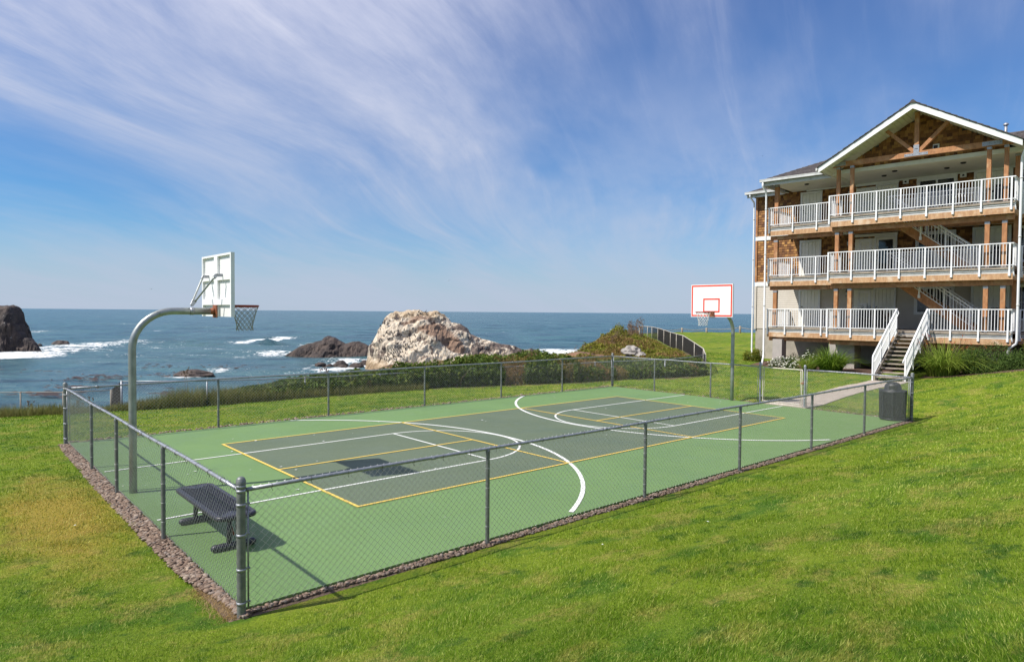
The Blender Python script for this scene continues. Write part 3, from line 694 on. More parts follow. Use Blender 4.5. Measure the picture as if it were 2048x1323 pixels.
def bird_mesh(mat, name):
    mb = MB()
    mb.tube([(-.20, 0, .10), (-.12, 0, .16), (0, 0, .25), (.07, 0, .34), (.09, 0, .42), (.12, 0, .50)], [.015, .06, .085, .07, .035, .02], 6)
    mb.tube([(.09, 0, .50), (.13, 0, .515), (.17, 0, .51), (.25, 0, .50)], [.02, .034, .028, .006], 5)
    mb.tube([(-.01, .03, .18), (.0, .03, 0)], .012, 4); mb.tube([(-.01, -.03, .18), (.0, -.03, 0)], .012, 4)
    return mb.mesh(name, mat)
def birds():
    _, P, Q = STK; g = np.random.default_rng(3); px = Q[:, 0]/205*FPX+1024; py = yhor(px)-(P[:, 2]-CAMP[2])/205*FPX
    me = bird_mesh(M['bird'], 'cormorant'); mg = bird_mesh(M['gull'], 'gull'); used = []
    clusters = [(798, 668, 14, 3.5, 26, 'in the dense row across the white face'), (800, 700, 24, 9, 38, 'on the lower white face'), (806, 709, 10, 5, 14, 'in the knot low on the face'), (775, 650, 22, 9, 18, 'by the upper left shoulder'), (760, 680, 16, 12, 12, 'beside the left edge'),
        (830, 672, 14, 8, 10, 'at the edge of the brown slope'), (820, 690, 14, 10, 14, 'right of the lower face'), (850, 628, 26, 2, 9, 'along the flat top'), (745, 690, 5, 10, 5, 'on the sheer left edge'), (785, 712, 14, 8, 12, 'low above the ochre foot')]
    front = np.where(Q[:, 1] < 3)[0]
    for (cx, cy, sx, sy, n, where) in clusters:
        for _ in range(n):
            x, y = cx+g.normal()*sx*.6, cy+g.normal()*sy*.7
            k = front[np.argmin((px[front]-x)**2+(py[front]-y)**2)]
            if any(np.linalg.norm(P[k]-u) < .4 for u in used): continue
            used.append(P[k]); o = bpy.data.objects.new('cormorant', me); COL.objects.link(o)
            o.location = P[k]; o.rotation_euler = (0, 0, g.uniform(0, 6.28)); o.scale = (1.6,)*3
            tag(o, 'black sea bird perched '+where+' of the sea stack', 'sea bird', 'black sea birds '+where)
    for x, y, lab in [(899, 636, 'white gull standing at the right brow of the sea stack'), (900, 687, 'white gull resting on the brown slope of the sea stack')]:
        k = front[np.argmin((px[front]-x)**2+(py[front]-y)**2)]
        o = bpy.data.objects.new('gull', mg); COL.objects.link(o); o.location = P[k]; tag(o, lab, 'gull'); o.scale = (1.1,)*3
birds()
def flying(label, x, y, d, span, mat, ang, name='gull'):
    c = at_depth(x, y, d); mb = MB(); a = RH*math.cos(ang)+np.array([0, 0, 1])*math.sin(ang); f = np.cross(a, [0, 0, 1.0]); f /= np.linalg.norm(f); up = np.array([0, 0, 1.0])
    root = thing(name, label, 'gull' if mat is M['gull'] else 'bird', c)
    mb.tube([c-f*.26*span, c-f*.1*span, c+f*.12*span, c+f*.24*span], [.01, .06*span, .06*span, .012], 6); mb.build('body', mat, root)
    for sg in (-1, 1):
        w = MB(); p0 = c+a*sg*.04*span; p1 = c+a*sg*.25*span+up*.08*span; p2 = c+a*sg*.5*span+up*.02*span
        for q0, q1, w0, w1 in ((p0, p1, .1, .09), (p1, p2, .09, .015)):
            w.hexa([q0-f*w0*span, q0+f*w0*span, q1+f*w1*span, q1-f*w1*span]+[q+up*.012*span for q in (q0-f*w0*span, q0+f*w0*span, q1+f*w1*span, q1-f*w1*span)])
        w.build('wing', mat, root)
flying('white gull flying above the sea right of the hoop', 897, 561, 190, 1.3, M['gull'], .3)
flying('white gull flying low just above the horizon over the stack', 895, 606, 230, 1.3, M['gull'], -.2)
flying('white gull flying left of the near backboard', 302, 578, 200, 1.2, M['gull'], .2)
flying('dark bird flying high near the apartment roof', 1525, 312, 130, .5, M['bird'], .35, 'bird')

# ------------------------------------------------------------------ court and its markings
CU0, CU1, CV0, CV1 = -2.5, 15.85, -2.34, 8.38
PL_, PW_ = 13.411, 6.096
mb = MB(); mb.box((CU0, CV0, -.11), (CU1, CV1, 0)); court = mb.build('sports_court', M['court_green'], kind='structure')
court['label'] = 'green acrylic sports court slab with grey green centre'
mb = MB(); mb.add([(0, 0, .004), (PL_, 0, .004), (PL_, PW_, .004), (0, PW_, .004)], [(0, 1, 2, 3)]); mb.build('playing_area', M['court_grey'], court)
def strip(name, pts, w, z, mat, closed=False):
    P = np.array(pts, float); T = np.gradient(P, axis=0); T /= np.linalg.norm(T, axis=1)[:, None]; Nn = np.c_[-T[:, 1], T[:, 0]]*w/2
    V = np.vstack([np.c_[P+Nn, np.full(len(P), z)], np.c_[P-Nn, np.full(len(P), z)]]); m = len(P)
    mb = MB(); mb.add(V, [(i, m+i, m+i+1, i+1) for i in range(m-1)]); return mb.build(name, mat, court)
YW = .052
for v in (0, PW_): strip('yellow_line', [(-YW/2, v), (PL_+YW/2, v)], YW, .012, M['line_yellow'])
for u in (0, PL_): strip('yellow_line', [(u, YW/2), (u, PW_-YW/2)], YW, .0121, M['line_yellow'])
for u in (PL_/2-2.134, PL_/2+2.134): strip('yellow_line', [(u, YW/2), (u, PW_-YW/2)], YW, .0122, M['line_yellow'])
strip('yellow_line', [(YW/2, PW_/2), (PL_/2-2.16, PW_/2)], YW, .0123, M['line_yellow'])
strip('yellow_line', [(PL_/2+2.16, PW_/2), (PL_-YW/2, PW_/2)], YW, .0123, M['line_yellow'])
LC = 3.05
for sgn, ub, ff, end, cc in ((1, 0, 3.57, -2.46, -.6), (-1, 0, 9.86, 15.72, 13.98)):
    for v in (LC-1.83, LC+1.83): strip('white_line', [(end, v), (ff, v)], .05, .008, M['line_white'])
    strip('white_line', [(ff, LC-1.8), (ff, LC+1.8)], .05, .0081, M['line_white'])
    th = np.linspace(-math.pi/2, math.pi/2, 40)
    strip('white_line', [(ff+sgn*1.83*math.cos(t), LC+1.83*math.sin(t)) for t in th], .05, .0082, M['line_white'])
    arc = [(cc+sgn*6.03*math.cos(t), LC+6.03*math.sin(t)) for t in np.linspace(-R(75), R(75), 90)]
    arc = [q for q in arc if CV0+.03 < q[1] < CV1-.03]
    strip('white_line', arc, .075, .0083, M['line_white'])
def guano():
    g = np.random.default_rng(11); mb = MB()
    for k in range(62):
        u, v = g.uniform(CU0+.3, CU1-.3), g.uniform(CV0+.3, CV1-.3)
        if k < 16: u, v = g.normal(-.7, .9), g.normal(3.6, .9)
        elif k < 26: u, v = g.normal(14.2, .5), g.normal(3.4, .5)
        r = g.uniform(.01, .034); m = 7; e = g.uniform(.4, 1); a0 = g.uniform(0, 6)
        mb.add([(u+r*math.cos(a)*g.uniform(.6, 1.2), v+r*e*math.sin(a)*g.uniform(.6, 1.2), .0165) for a in np.linspace(a0, a0+6.28, m, endpoint=False)], [tuple(range(m))])
    o = mb.build('bird_droppings', M['guano'], court, 'stuff')
guano()
# soil bed under the pebbles round the slab
mb = MB()
GO = .25
for a, b in (((CU0-.20, CV0-.12, -.14), (CU0, CV1+.6, -.048)), ((CU0, CV0-.14, -.141), (CU1+.55, CV0, -.049)), ((CU0, CV1, -.142), (CU1+.55, CV1+.6, -.050)), ((CU1, CV0, -.143), (CU1+.55, CV1, -.051))): mb.box(a, b)
mb.build('gravel_bed', M['soil'], None, 'structure')['label'] = 'brown soil bed around the court slab'
def pebbles():
    import bmesh
    bm = bmesh.new(); bmesh.ops.create_icosphere(bm, subdivisions=1, radius=1.0)
    V0 = np.array([v.co[:] for v in bm.verts]); F0 = np.array([[v.index for v in f.verts] for f in bm.faces]); bm.free()
    g = np.random.default_rng(2); Vs = []; Fs = []; n = 0
    def put(u, v, s):
        nonlocal n
        q = V0*(1+.22*g.normal(size=(len(V0), 1)))*np.array([s*g.uniform(.9, 1.9), s*g.uniform(.7, 1.1), s*g.uniform(.45, .8)])
        a = g.uniform(0, 6.28); c, t = math.cos(a), math.sin(a)
        q = np.c_[q[:, 0]*c-q[:, 1]*t, q[:, 0]*t+q[:, 1]*c, q[:, 2]]+np.array([u, v, -.045+g.uniform(0, .022)])
        Vs.append(q); Fs.append(F0+n); n += len(V0)
    for _ in range(5200):
        v = g.uniform(CV0-.15, CV1+.1); w = GO*(.72+.28*math.sin(max(v-CV0, 0)/(CV1-CV0)*math.pi))*min(1, max(.3, (v-CV0+.3)/1.5))
        put(CU0-.02-abs(g.uniform(0, 1))*w, v, g.uniform(.014, .034))
    for _ in range(4200):
        u = g.uniform(CU0, CU1+.2); put(u, CV0-.02-g.uniform(0, .13)*min(1, max(.35, (u-CU0)/2.5)), g.uniform(.012, .026))
    for _ in range(1500): put(g.uniform(CU0, CU1+.2), CV1+g.uniform(.02, .42), g.uniform(.016, .034))
    for _ in range(900): put(CU1+g.uniform(.02, .45), g.uniform(CV0, CV1), g.uniform(.016, .034))
    o = fast_mesh('gravel', np.vstack(Vs), np.vstack(Fs), M['pebble'], True, None, 'stuff'); o['label'] = 'brown rounded pebbles along the foot of the court fence'
pebbles()

# concrete path from the gate to the stairs
def build_path():
    Lf = [(15.87, .62), (17.2, .9), (19.4, 1.35), (21.6, 1.82), (23.2, 1.95), (24.9, 1.75)]
    Rt = [(15.87, -.02), (17.2, .28), (18.8, .55), (20.9, .62), (22.6, .45), (24.9, .25)]
    Lf = [(15.9, 2.1), (17.0, 1.75), (18.6, 1.75), (20.6, 1.95), (22.8, 2.1), (25.0, 1.95)]
    Rt = [(15.9, .55), (17.0, .45), (18.6, .62), (20.6, .75), (22.6, .72), (25.0, .45)]
    t = np.linspace(0, 1, 34); k = np.linspace(0, 1, len(Lf))
    ip = lambda A: np.c_[np.interp(t, k, [a[0] for a in A]), np.interp(t, k, [a[1] for a in A])]
    A, B = ip(Lf), ip(Rt); V = []
    for a, b in zip(A, B):
        for f in np.linspace(0, 1, 5):
            q = a*(1-f)+b*f; V.append((q[0], q[1], max(zl(*q), -.01)+.022))
    V = np.array(V); V2 = V-[0, 0, .12]; m = len(V); f = grid_faces(34, 5)
    rim = [i for i in range(5)]+[5*i+4 for i in range(1, 34)]+[33*5+i for i in range(3, -1, -1)]+[5*i for i in range(32, 0, -1)]
    fr = np.array([(rim[i], rim[(i+1) % len(rim)], m+rim[(i+1) % len(rim)], m+rim[i]) for i in range(len(rim))])
    tag(fast_mesh('path', np.vstack([V, V2]), np.vstack([f[:, ::-1], fr]), M['path']), 'pinkish aggregate path from the court gate to the stairs', kind='structure')
build_path()

# ------------------------------------------------------------------ chain-link fences
def chain_mesh(name, parent, A, B, zb0, zt0, zb1, zt1, D, r, mat):
    A = np.array(A[:2], float); B = np.array(B[:2], float); L = np.linalg.norm(B-A); sd = (B-A)/L; nd = np.array([-sd[1], sd[0]])
    h = D/2; nw = max(int(L/h), 2); h = L/nw; H = max(zt0-zb0, zt1-zb1); m = max(int(round(H/h)), 2)+1
    k = np.arange(nw)[:, None]; j = np.arange(m)[None, :]
    par = (k+j) % 2; s = (k+par)*h; f = s/L; zb = zb0+(zb1-zb0)*f; zt = zt0+(zt1-zt0)*f
    z = zb+(zt-zb)*j/(m-1); n = np.where(par == 1, 1, -1)*r*.9
    jit = (RNG.random((nw, 1))-.5)*.12*h
    s = np.clip(s+jit*(j/(m-1)), 0, L)
    c = np.stack([A[0]+sd[0]*s+nd[0]*n, A[1]+sd[1]*s+nd[1]*n, z], -1)
    ring = []
    for a in (0.5, 2.6, 4.7): ring.append(c+math.cos(a)*r*np.array([nd[0], nd[1], 0])+math.sin(a)*r*1.25*np.array([sd[0], sd[1], 0]))
    V = np.stack(ring, 2).reshape(-1, 3)
    base = ((np.arange(nw)[:, None]*m+np.arange(m-1)[None])*3).ravel(); fc = []
    for a in range(3):
        b = (a+1) % 3; fc.append(np.stack([base+a, base+b, base+3+b, base+3+a], 1))
    return fast_mesh(name, V, np.vstack(fc), mat, True, parent)
def post(parent, u, v, z0, z1, r, mat, corner=False, n=12):
    mb = MB(); mb.tube([(u, v, z0), (u, v, z1)], r, n, False); p = mb.build('post', mat, parent)
    c = MB()
    if corner:
        c.lathe((u, v, z1), [(r*1.12, -.035), (r*1.12, .006), (r*1.02, .012), (r*.98, .022), (r*.75, .036), (r*.4, .044), (.001, .047)], n)
    else: c.lathe((u, v, z1), [(r*1.1, -.03), (r*1.1, .0), (r*.8, .012), (r*.5, .03), (.001, .034)], n)
    c.build('post_cap', mat, p); return p
def band(p, u, v, r, z, mat, dirv=None):
    mb = MB(); mb.lathe((u, v, z), [(r*1.0, -.014), (r*1.1, -.014), (r*1.1, .014), (r*1.0, .014)], 12)
    if dirv is not None:
        d = np.array([dirv[0], dirv[1], 0.]); c = np.array([u, v, z]); mb.beam(c+d*r, c+d*(r+.045), .012, .02); mb.tube([c+d*(r+.035)+np.array([-d[1], d[0], 0])*.02, c+d*(r+.035)-np.array([-d[1], d[0], 0])*.02], .007, 6)
    mb.build('tension_band', mat, p)
def court_fence(name, label, A, B, posts, corner0, corner1, skip=None, top=1.2, nb=14):
    A = np.array(A, float); B = np.array(B, float); L = np.linalg.norm(B-A); d = (B-A)/L; nrm = np.array([-d[1], d[0]])
    root = thing(name, label, 'fence', (A[0], A[1], 0))
    g = M['galv']; runs = [(0, L)] if not skip else [(0, skip[0]), (skip[1], L)]
    for s in posts:
        q = A+d*s; p = post(root, q[0], q[1], -.3, top-.018, .027, M['galv_post'])
        for z in (.2, .45, .7, .95): 
            t = MB(); t.lathe((q[0], q[1], z), [(.027, -.003), (.0305, -.002), (.0305, .002), (.027, .003)], 10); t.build('wire_tie', M['wire'], p)
    for s, on in ((0, corner0), (L, corner1)):
        if not on: continue
        q = A+d*s; p = post(root, q[0], q[1], -.35, top+.09, .042, M['galv_post'], True, 16); dv = d if s == 0 else -d
        for z in (.09, .42, .76, 1.06, top-.005): band(p, q[0], q[1], .042, z, g, dv)
        band(p, q[0], q[1], .042, top+.04, g)
    for s0, s1 in runs:
        q0, q1 = A+d*(s0+.05), A+d*(s1-.05); n = max(int((s1-s0)/.6), 2)
        path = [(*(q0+(q1-q0)*f), top+.006*math.sin(f*17+s0)) for f in np.linspace(0, 1, n)]
        mb = MB(); mb.tube(path, .0205, 10); rl = mb.build('top_rail', g, root)
        for f in np.arange(.12, 1, .17):
            q = q0+(q1-q0)*f; c = MB(); c.tube([(q[0]-d[0]*.03, q[1]-d[1]*.03, top), (q[0]+d[0]*.03, q[1]+d[1]*.03, top)], .0225, 10); c.build('rail_sleeve', g, rl)
        chain_mesh('chain_link_mesh', root, A+d*(s0+.045)+nrm*.024, A+d*(s1-.045)+nrm*.024, .015, top+.03, .015, top+.03, .082, .0020, M['wire'])
        for s in (s0+.075, s1-.075):
            q = A+d*s+nrm*.02; mb = MB(); mb.tube([(q[0], q[1], .03), (q[0], q[1], top-.02)], .009, 6); mb.build('tension_bar', g, root)
        mb = MB()
        for s in np.arange(s0+.3, s1-.1, .42):
            q = A+d*s; a = np.linspace(-1.2, 4.4, 9); mb.tube([(q[0]+nrm[0]*.024*math.cos(t), q[1]+nrm[1]*.024*math.cos(t), top+.026*math.sin(t)) for t in a]+[(q[0]+d[0]*.015, q[1]+d[1]*.015, top-.055)], .0022, 4)
        mb.build('rail_ties', M['wire_dark'], root, 'stuff')
    return root
U0, U1, V0f, V1f = -2.57, 16.0, -2.42, 8.5
court_fence('chain_link_fence', 'near long chain-link fence between the court and the rising lawn', (U0, V0f), (U1, V0f), [3.11, 6.39, 9.31, 12.33, 15.24], True, True)
court_fence('chain_link_fence', 'left end chain-link fence beside the pebble strip and the bench', (U0, V1f), (U0, V0f), [3.08, 5.24, 8.07], True, False)
court_fence('chain_link_fence', 'far long chain-link fence between the court and the cliff hedge', (U1, V1f), (U0, V1f), [2.9, 5.92, 9.09, 12.34, 15.33], True, False)
court_fence('chain_link_fence', 'short chain-link fence at the far hoop end with the gate gap', (U1, V0f), (U1, V1f), [6.42, 8.84], False, False, (3.05, 4.55))
def gate():
    for v in (.63, 2.13):
        pass
    root = thing('gate', 'cream rusty pipe gate of chain-link at the path end', 'gate', (U1, .68, 0))
    v0, v1 = .72, 2.04; zt = 1.19
    mb = MB(); mb.tube([(U1, v0, .08), (U1, v0, zt), (U1, v1, zt), (U1, v1, .08)], .021, 8, True, True, True); mb.build('frame', M['rusty_cream'], root)
    mb = MB(); mb.tube([(U1, v0+.05, .1), (U1, v0+.05, zt-.03)], .008, 5); mb.tube([(U1, v1-.05, .1), (U1, v1-.05, zt-.03)], .008, 5); mb.build('tension_bar', M['rusty_cream'], root)
    chain_mesh('chain_link_mesh', root, (U1, v0+.03), (U1, v1-.03), .1, zt, .1, zt, .075, .002, M['wire'])
    for z in (.25, .85):
        mb = MB(); mb.box((U1-.012, v1+.01, z-.02), (U1+.012, v1+.08, z+.02)); mb.build('hinge', M['galv'], root)
    mb = MB(); mb.box((U1-.03, v0-.09, .75), (U1+.03, v0+.03, .78)); mb.tube([(U1-.03, v0-.05, .72), (U1-.03, v0-.05, .85)], .009, 6); mb.build('latch', M['rust'], root)
    mb = MB(); mb.tube([(U1, v0-.02, .02), (U1, v1+.02, .02)], .022, 8); mb.build('bottom_rail', M['rusty_cream'], root)
    for v, lab in ((.63, 'gate post nearest the bin with the latch'), (2.13, 'gate post carrying the hinges')):
        r2 = thing('gate_post', 'grey round '+lab, 'post', (U1, v, 0))
        p = post(r2, U1, v, -.3, 1.31, .036, M['galv'], True)
        for z in (.3, .8): band(p, U1, v, .036, z, M['galv'])
gate()

def cliff_fence(label, P, post_ids, rail_r, mat_p, mat_m, D, r, zoff=.05, maxh=1.25, parentname='cliff_fence'):
    root = thing(parentname, label, 'fence', (P[0][0], P[0][1], zl(P[0][0], P[0][1])))
    G = [max(zl(p[0], p[1]), p[2]-maxh) for p in P]
    for i in post_ids:
        p = P[i]; mb = MB(); mb.tube([(p[0], p[1], G[i]-.3), (p[0], p[1], p[2])], .024 if i not in (0, len(P)-1) else .032, 8); q = mb.build('post', mat_p, root)
        c = MB(); c.lathe((p[0], p[1], p[2]), [(.03, -.03), (.03, .0), (.02, .025), (.001, .03)], 8); c.build('post_cap', mat_p, q)
    mb = MB(); mb.tube([tuple(p) for p in P], rail_r, 7); mb.build('top_rail', mat_p, root)
    for i in range(len(P)-1):
        chain_mesh('chain_link_mesh', root, P[i], P[i+1], G[i]+zoff, P[i][2]+.02, G[i+1]+zoff, P[i+1][2]+.02, D, r, mat_m)
cliff_fence('low rusty chain-link fence among weeds left of the court by the sea', P2A, [0, 1, 2, 3], .014, M['old_timber'], M['wire_dark'], .09, .0018)
cliff_fence('chain-link fence along the bramble hedge behind the court', P2B, [0, 2, 4, 6, 8, 10, 12, 14, 16], .018, M['galv'], M['wire'], .08, .0022)
cliff_fence('curved dark mesh fence climbing the lawn round the headland weeds', P2C, list(range(12)), .022, M['cream_pipe'], M['wire_dark'], .05, .0038)
J = [P2B[0]+np.array([0, 0, -.02]), at_depth(225, 778, 23.6)]
cliff_fence('short dark return panel where the hedge fence ends by the sea', J, [1], .018, M['wire_dark'], M['wire_dark'], .04, .004)
# rope barrier at the top of the far lawn
def rope_posts():
    pts = [(1322, 664.5, 66), (1364, 664, 66), (1413, 664, 65.5), (1480, 665, 64), (1545, 666, 62)]; tops = []
    labs = ['leftmost stub post of the rope barrier on the far lawn', 'thin timber post of the rope barrier left of the far hoop', 'timber post of the rope barrier seen under the far net', 'tallest timber post of the rope barrier left of the building', 'rope barrier post hidden behind the building corner']
    for (x, y, d), lab in zip(pts, labs):
        q = at_depth(x, y, d); z = zl(q[0], q[1]); h = (.42, .48, .48, .7, .6)[pts.index((x, y, d))]
        mb = MB(); mb.tube([(q[0], q[1], z-.3), (q[0], q[1], z+h*.97), (q[0], q[1], z+h)], [.10, .10, .07], 8)
        tag(mb.build('rope_post', M['old_timber']), lab, 'post', 'rope barrier posts on the far lawn'); tops.append(np.array([q[0], q[1], z+h*.8]))
    mb = MB()
    for a, b in zip(tops[:-1], tops[1:]):
        mb.tube([a+(b-a)*t-np.array([0, 0, .5*t*(1-t)]) for t in np.linspace(0, 1, 10)], .028, 5)
    tag(mb.build('rope', M['old_timber']), 'sagging rope strung between timber posts on the far lawn', 'rope')
rope_posts()

# ------------------------------------------------------------------ basketball hoops
def hoop(label, up, dr, ub, rim_u, vc, hw, rim_z, net_mat, arm_z=2.93):
    root = thing('basketball_hoop', label, 'basketball hoop', (up, vc, 0)); Rb = .62; r = .058
    path = [(up, vc, -.2), (up, vc, 1.0), (up, vc, arm_z-Rb)]+[(up+dr*Rb*(1-math.cos(a)), vc, arm_z-Rb+Rb*math.sin(a)) for a in np.linspace(.12, math.pi/2, 12)]+[(ub-dr*.16, vc, arm_z)]
    mb = MB(); mb.tube(path, r, 16); mb.build('pole', M['galv_pole'], root)
    mb = MB(); ca = up+dr*(Rb+.28); mb.tube([(ca-.03, vc, arm_z), (ca+.03, vc, arm_z)], r+.006, 16); mb.build('clamp', M['galv'], root)
    z0, z1 = 2.84, 3.905; bx = lambda u0, u1: (min(u0, u1), max(u0, u1))
    # board: face sheet plus flanged back frame
    mb = MB(); a, b = bx(ub, ub-dr*.02); mb.box((a, vc-hw, z0), (b, vc+hw, z1)); board = mb.build('backboard', M['board_white'], root)
    mb = MB(); a, b = bx(ub-dr*.02, ub-dr*.06)
    for v0, v1, q0, q1 in ((vc-hw, vc-hw+.05, z0, z1), (vc+hw-.05, vc+hw, z0, z1), (vc-.09, vc+.09, z0, z1), (vc-hw+.05, vc-.09, z1-.035, z1), (vc+.09, vc+hw-.05, z1-.035, z1),
                           (vc-hw+.05, vc-.09, z0+.62, z0+.72), (vc+.09, vc+hw-.05, z0+.62, z0+.72), (vc-hw+.05, vc-.09, z0+.20, z0+.30), (vc+.09, vc+hw-.05, z0+.20, z0+.30)): mb.box((a, v0, q0), (b, v1, q1))
    mb.build('back_frame', M['board_white'], board)
    def rect(v0, v1, q0, q1, w):
        mb = MB(); a, b = bx(ub, ub+dr*.003)
        for p in ((v0, v1, q0, q0+w), (v0, v1, q1-w, q1), (v0, v0+w, q0+w, q1-w), (v1-w, v1, q0+w, q1-w)): mb.box((a, p[0], p[2]), (b, p[1], p[3]))
        return mb
    rect(vc-hw+.02, vc+hw-.02, z0+.02, z1-.02, .05).build('border_line', M['red_paint'], board)
    rect(vc-.305, vc+.305, z0+.15, z0+.15+.46, .05).build('target_square', M['red_paint'], board)
    # arm flange
    mb = MB(); a, b = bx(ub-dr*.16, ub-dr*.062); mb.box((b-.02 if dr > 0 else a, vc-.10, arm_z-.11), (b if dr > 0 else a+.02, vc+.10, arm_z+.11)); mb.tube([(a, vc, arm_z), (b, vc, arm_z)], r*.98, 16); mb.build('flange', M['rust'], root)
    # braces from the clamp up to the board
    for sg in (-1, 1):
        p0 = np.array([ca, vc+sg*.03, arm_z+r+.05]); p1 = np.array([ub-dr*.16, vc+sg*.36, z0+.70]); d = p1-p0
        mb = MB(); mb.tube([p0+d*.12, p0+d*.17, p0+d*.87, p0+d*.93], [.02, .0165, .0165, .02], 8); br = mb.build('brace', M['galv_pole'], root)
        mb = MB(); mb.beam(p0-d*.02, p0+d*.14, .012, .05); mb.beam(p0+d*.9, p1, .014, .055); mb.beam(p1-d*.01, p1+np.array([dr*.10, 0, .0]), .02, .05); mb.build('brace_bracket', M['galv'], br)
    # rim
    rr = .229; c = np.array([rim_u, vc, rim_z])
    mb = MB(); mb.tube([c+rr*np.array([math.cos(a), math.sin(a), 0]) for a in np.linspace(0, 2*math.pi, 36, endpoint=False)], .015, 8, False, True, True)
    mb.tube([c+(rr)*np.array([math.cos(a), math.sin(a), 0])-np.array([0, 0, .022]) for a in np.linspace(0, 2*math.pi, 36, endpoint=False)], .006, 6, False, True, True); rim = mb.build('rim', M['rim_red'], root)
    mb = MB(); ui = rim_u-dr*rr
    for sg in (-1, 1): mb.tube([(ub+dr*.01, vc+sg*.07, rim_z-.09), (ui, vc+sg*.13, rim_z-.012)], .01, 6); mb.tube([(ub+dr*.01, vc+sg*.09, rim_z), (ui+dr*.02, vc+sg*.12, rim_z)], .012, 6)
    a, b = bx(ub+dr*.003, ub+dr*.02); mb.box((a, vc-.12, rim_z-.13), (b, vc+.12, rim_z+.03)); mb.build('rim_bracket', M['rust'], rim)
    # net: twelve strands each way crossing down a tapering sleeve
    mb = MB(); H = .42; n = 12
    rad = lambda t: rr*(1-.42*min(t*1.25, 1)**.8)+.012*max(0, t-.8)*5
    for k in range(n):
        for sg in (-1, 1):
            mb.tube([(rim_u+rad(t)*math.cos(2*math.pi*k/n+sg*t*2.1), vc+rad(t)*math.sin(2*math.pi*k/n+sg*t*2.1), rim_z-.02-H*t) for t in np.linspace(0, 1, 12)], .0042, 4, False)
    mb.build('net', net_mat, rim)
hoop('near basketball hoop with its white backboard seen from behind', -2.38, 1, -1.03, -.60, 3.03, .765, 3.03, M['net_grey'])
hoop('far basketball hoop facing us with a red bordered backboard', 15.76, -1, 14.4, 13.93, 3.02, .765, 3.0, M['net_white'])

# ------------------------------------------------------------------ bench
def bench():
    cu, c0, c1 = -2.02, -.72, 1.06; root = thing('bench', 'dark perforated metal bench behind the left end fence', 'bench', (cu, .17, 0))
    def rr_path(hx, l0, l1, r, n=6):
        P = []
        for (x, y, a0) in ((cu+hx-r, l1-r, 0), (cu-hx+r, l1-r, 90), (cu-hx+r, l0+r, 180), (cu+hx-r, l0+r, 270)):
            P += [(x+r*math.cos(R(a0+t)), y+r*math.sin(R(a0+t))) for t in np.linspace(0, 90, n)]
        return P
    P = rr_path(.215, c0, c1, .09); mb = MB(); mb.prism([(x, y, .40) for x, y in P], (0, 0, .055)); seat = mb.build('seat', M['bench'], root)
    mb = MB(); mb.tube([(x, y, .428) for x, y in rr_path(.222, c0-.007, c1+.007, .095)], .034, 8, False, True, True); mb.build('rolled_edge', M['bench'], seat)
    mb = MB(); g = []   # raised expanded-metal ribs on the seat
    for k in range(-22, 90):
        y = c0+k*.045
        for sg in (-1, 1):
            p = [(cu-.19, y), (cu+.19, y+.32*sg)]
            if min(p[0][1], p[1][1]) < c0+.05 or max(p[0][1], p[1][1]) > c1-.05: continue
            mb.beam((p[0][0], p[0][1], .457), (p[1][0], p[1][1], .457), .007, .006)
    mb.build('seat_lattice', M['bench'], seat)
    for v in (-.58, .78):
        mb = MB(); mb.tube([(cu-.27, v, .045), (cu-.24, v, .045), (cu+.24, v, .045), (cu+.27, v, .045)], [.02, .045, .045, .02], 10)
        ft = mb.build('foot', M['bench'], root)
        mb = MB(); mb.tube([(cu-.06, v, .05), (cu-.05, v, .40)], .03, 10); mb.tube([(cu+.06, v, .05), (cu+.05, v, .40)], .03, 10); mb.build('leg', M['bench'], root)
        mb = MB(); s = 1 if v < .2 else -1; mb.tube([(cu, v, .17), (cu, v+s*.28, .39)], .016, 8); mb.build('brace', M['rust'], root)
bench()

# ------------------------------------------------------------------ litter bin
def bin_():
    q = at_z(1788, 841, 0); c = np.array([q[0]+.22, q[1]+.12, 0]); root = thing('litter_bin', 'charcoal slatted litter bin with a domed lid in the court corner', 'litter bin', c); r = .315
    mb = MB(); mb.lathe(c, [(r-.03, .03), (r-.03, .78)], 28); mb.lathe(c, [(.001, .03), (r-.03, .03)], 28); mb.build('liner', M['black'], root)
    # expanded-metal skin: two sets of slanted ribs
    mb = MB()
    for k in range(34):
        for sg in (-1, 1): mb.tube([c+np.array([(r+.02*z/.8)*math.cos(2*math.pi*k/34+sg*z*1.0), (r+.02*z/.8)*math.sin(2*math.pi*k/34+sg*z*1.0), z]) for z in np.linspace(.05, .8, 9)], .0075, 4, False)
    mb.build('mesh_skin', M['bin'], root)
    for z, rr in ((.04, r), (.8, r+.02)):
        mb = MB(); mb.tube([c+np.array([rr*math.cos(a), rr*math.sin(a), z]) for a in np.linspace(0, 2*math.pi, 32, endpoint=False)], .018, 8, False, True, True); mb.build('hoop_band', M['bin'], root)
    for k in range(8):
        a = k*math.pi/4+.3; mb = MB(); p = c+np.array([(r+.008)*math.cos(a), (r+.008)*math.sin(a), 0]); mb.beam(p+[0, 0, .03], p*[1, 1, 0]+np.array([.02*math.cos(a), .02*math.sin(a), .80]), .045, .012, (math.cos(a), math.sin(a), 0)); mb.build('slat', M['bin'], root)
    mb = MB(); mb.lathe(c, [(r+.03, .80), (r+.035, .84), (.24, .845), (.222, .86), (.215, .92), (.19, .99), (.15, 1.035), (.09, 1.06), (.001, 1.072)], 28); lid = mb.build('lid', M['bin'], root)
    mb = MB(); d = np.array([-1, -.3]); d = d/np.linalg.norm(d); t = np.array([-d[1], d[0]])
    P = [c+np.array([*(d*.205+t*x), z]) for x, z in ((-.1, .87), (.1, .87), (.085, .97), (-.085, .97))]; mb.prism(P, (d[0]*.014, d[1]*.014, 0)); mb.build('flap', M['black'], lid)
bin_()

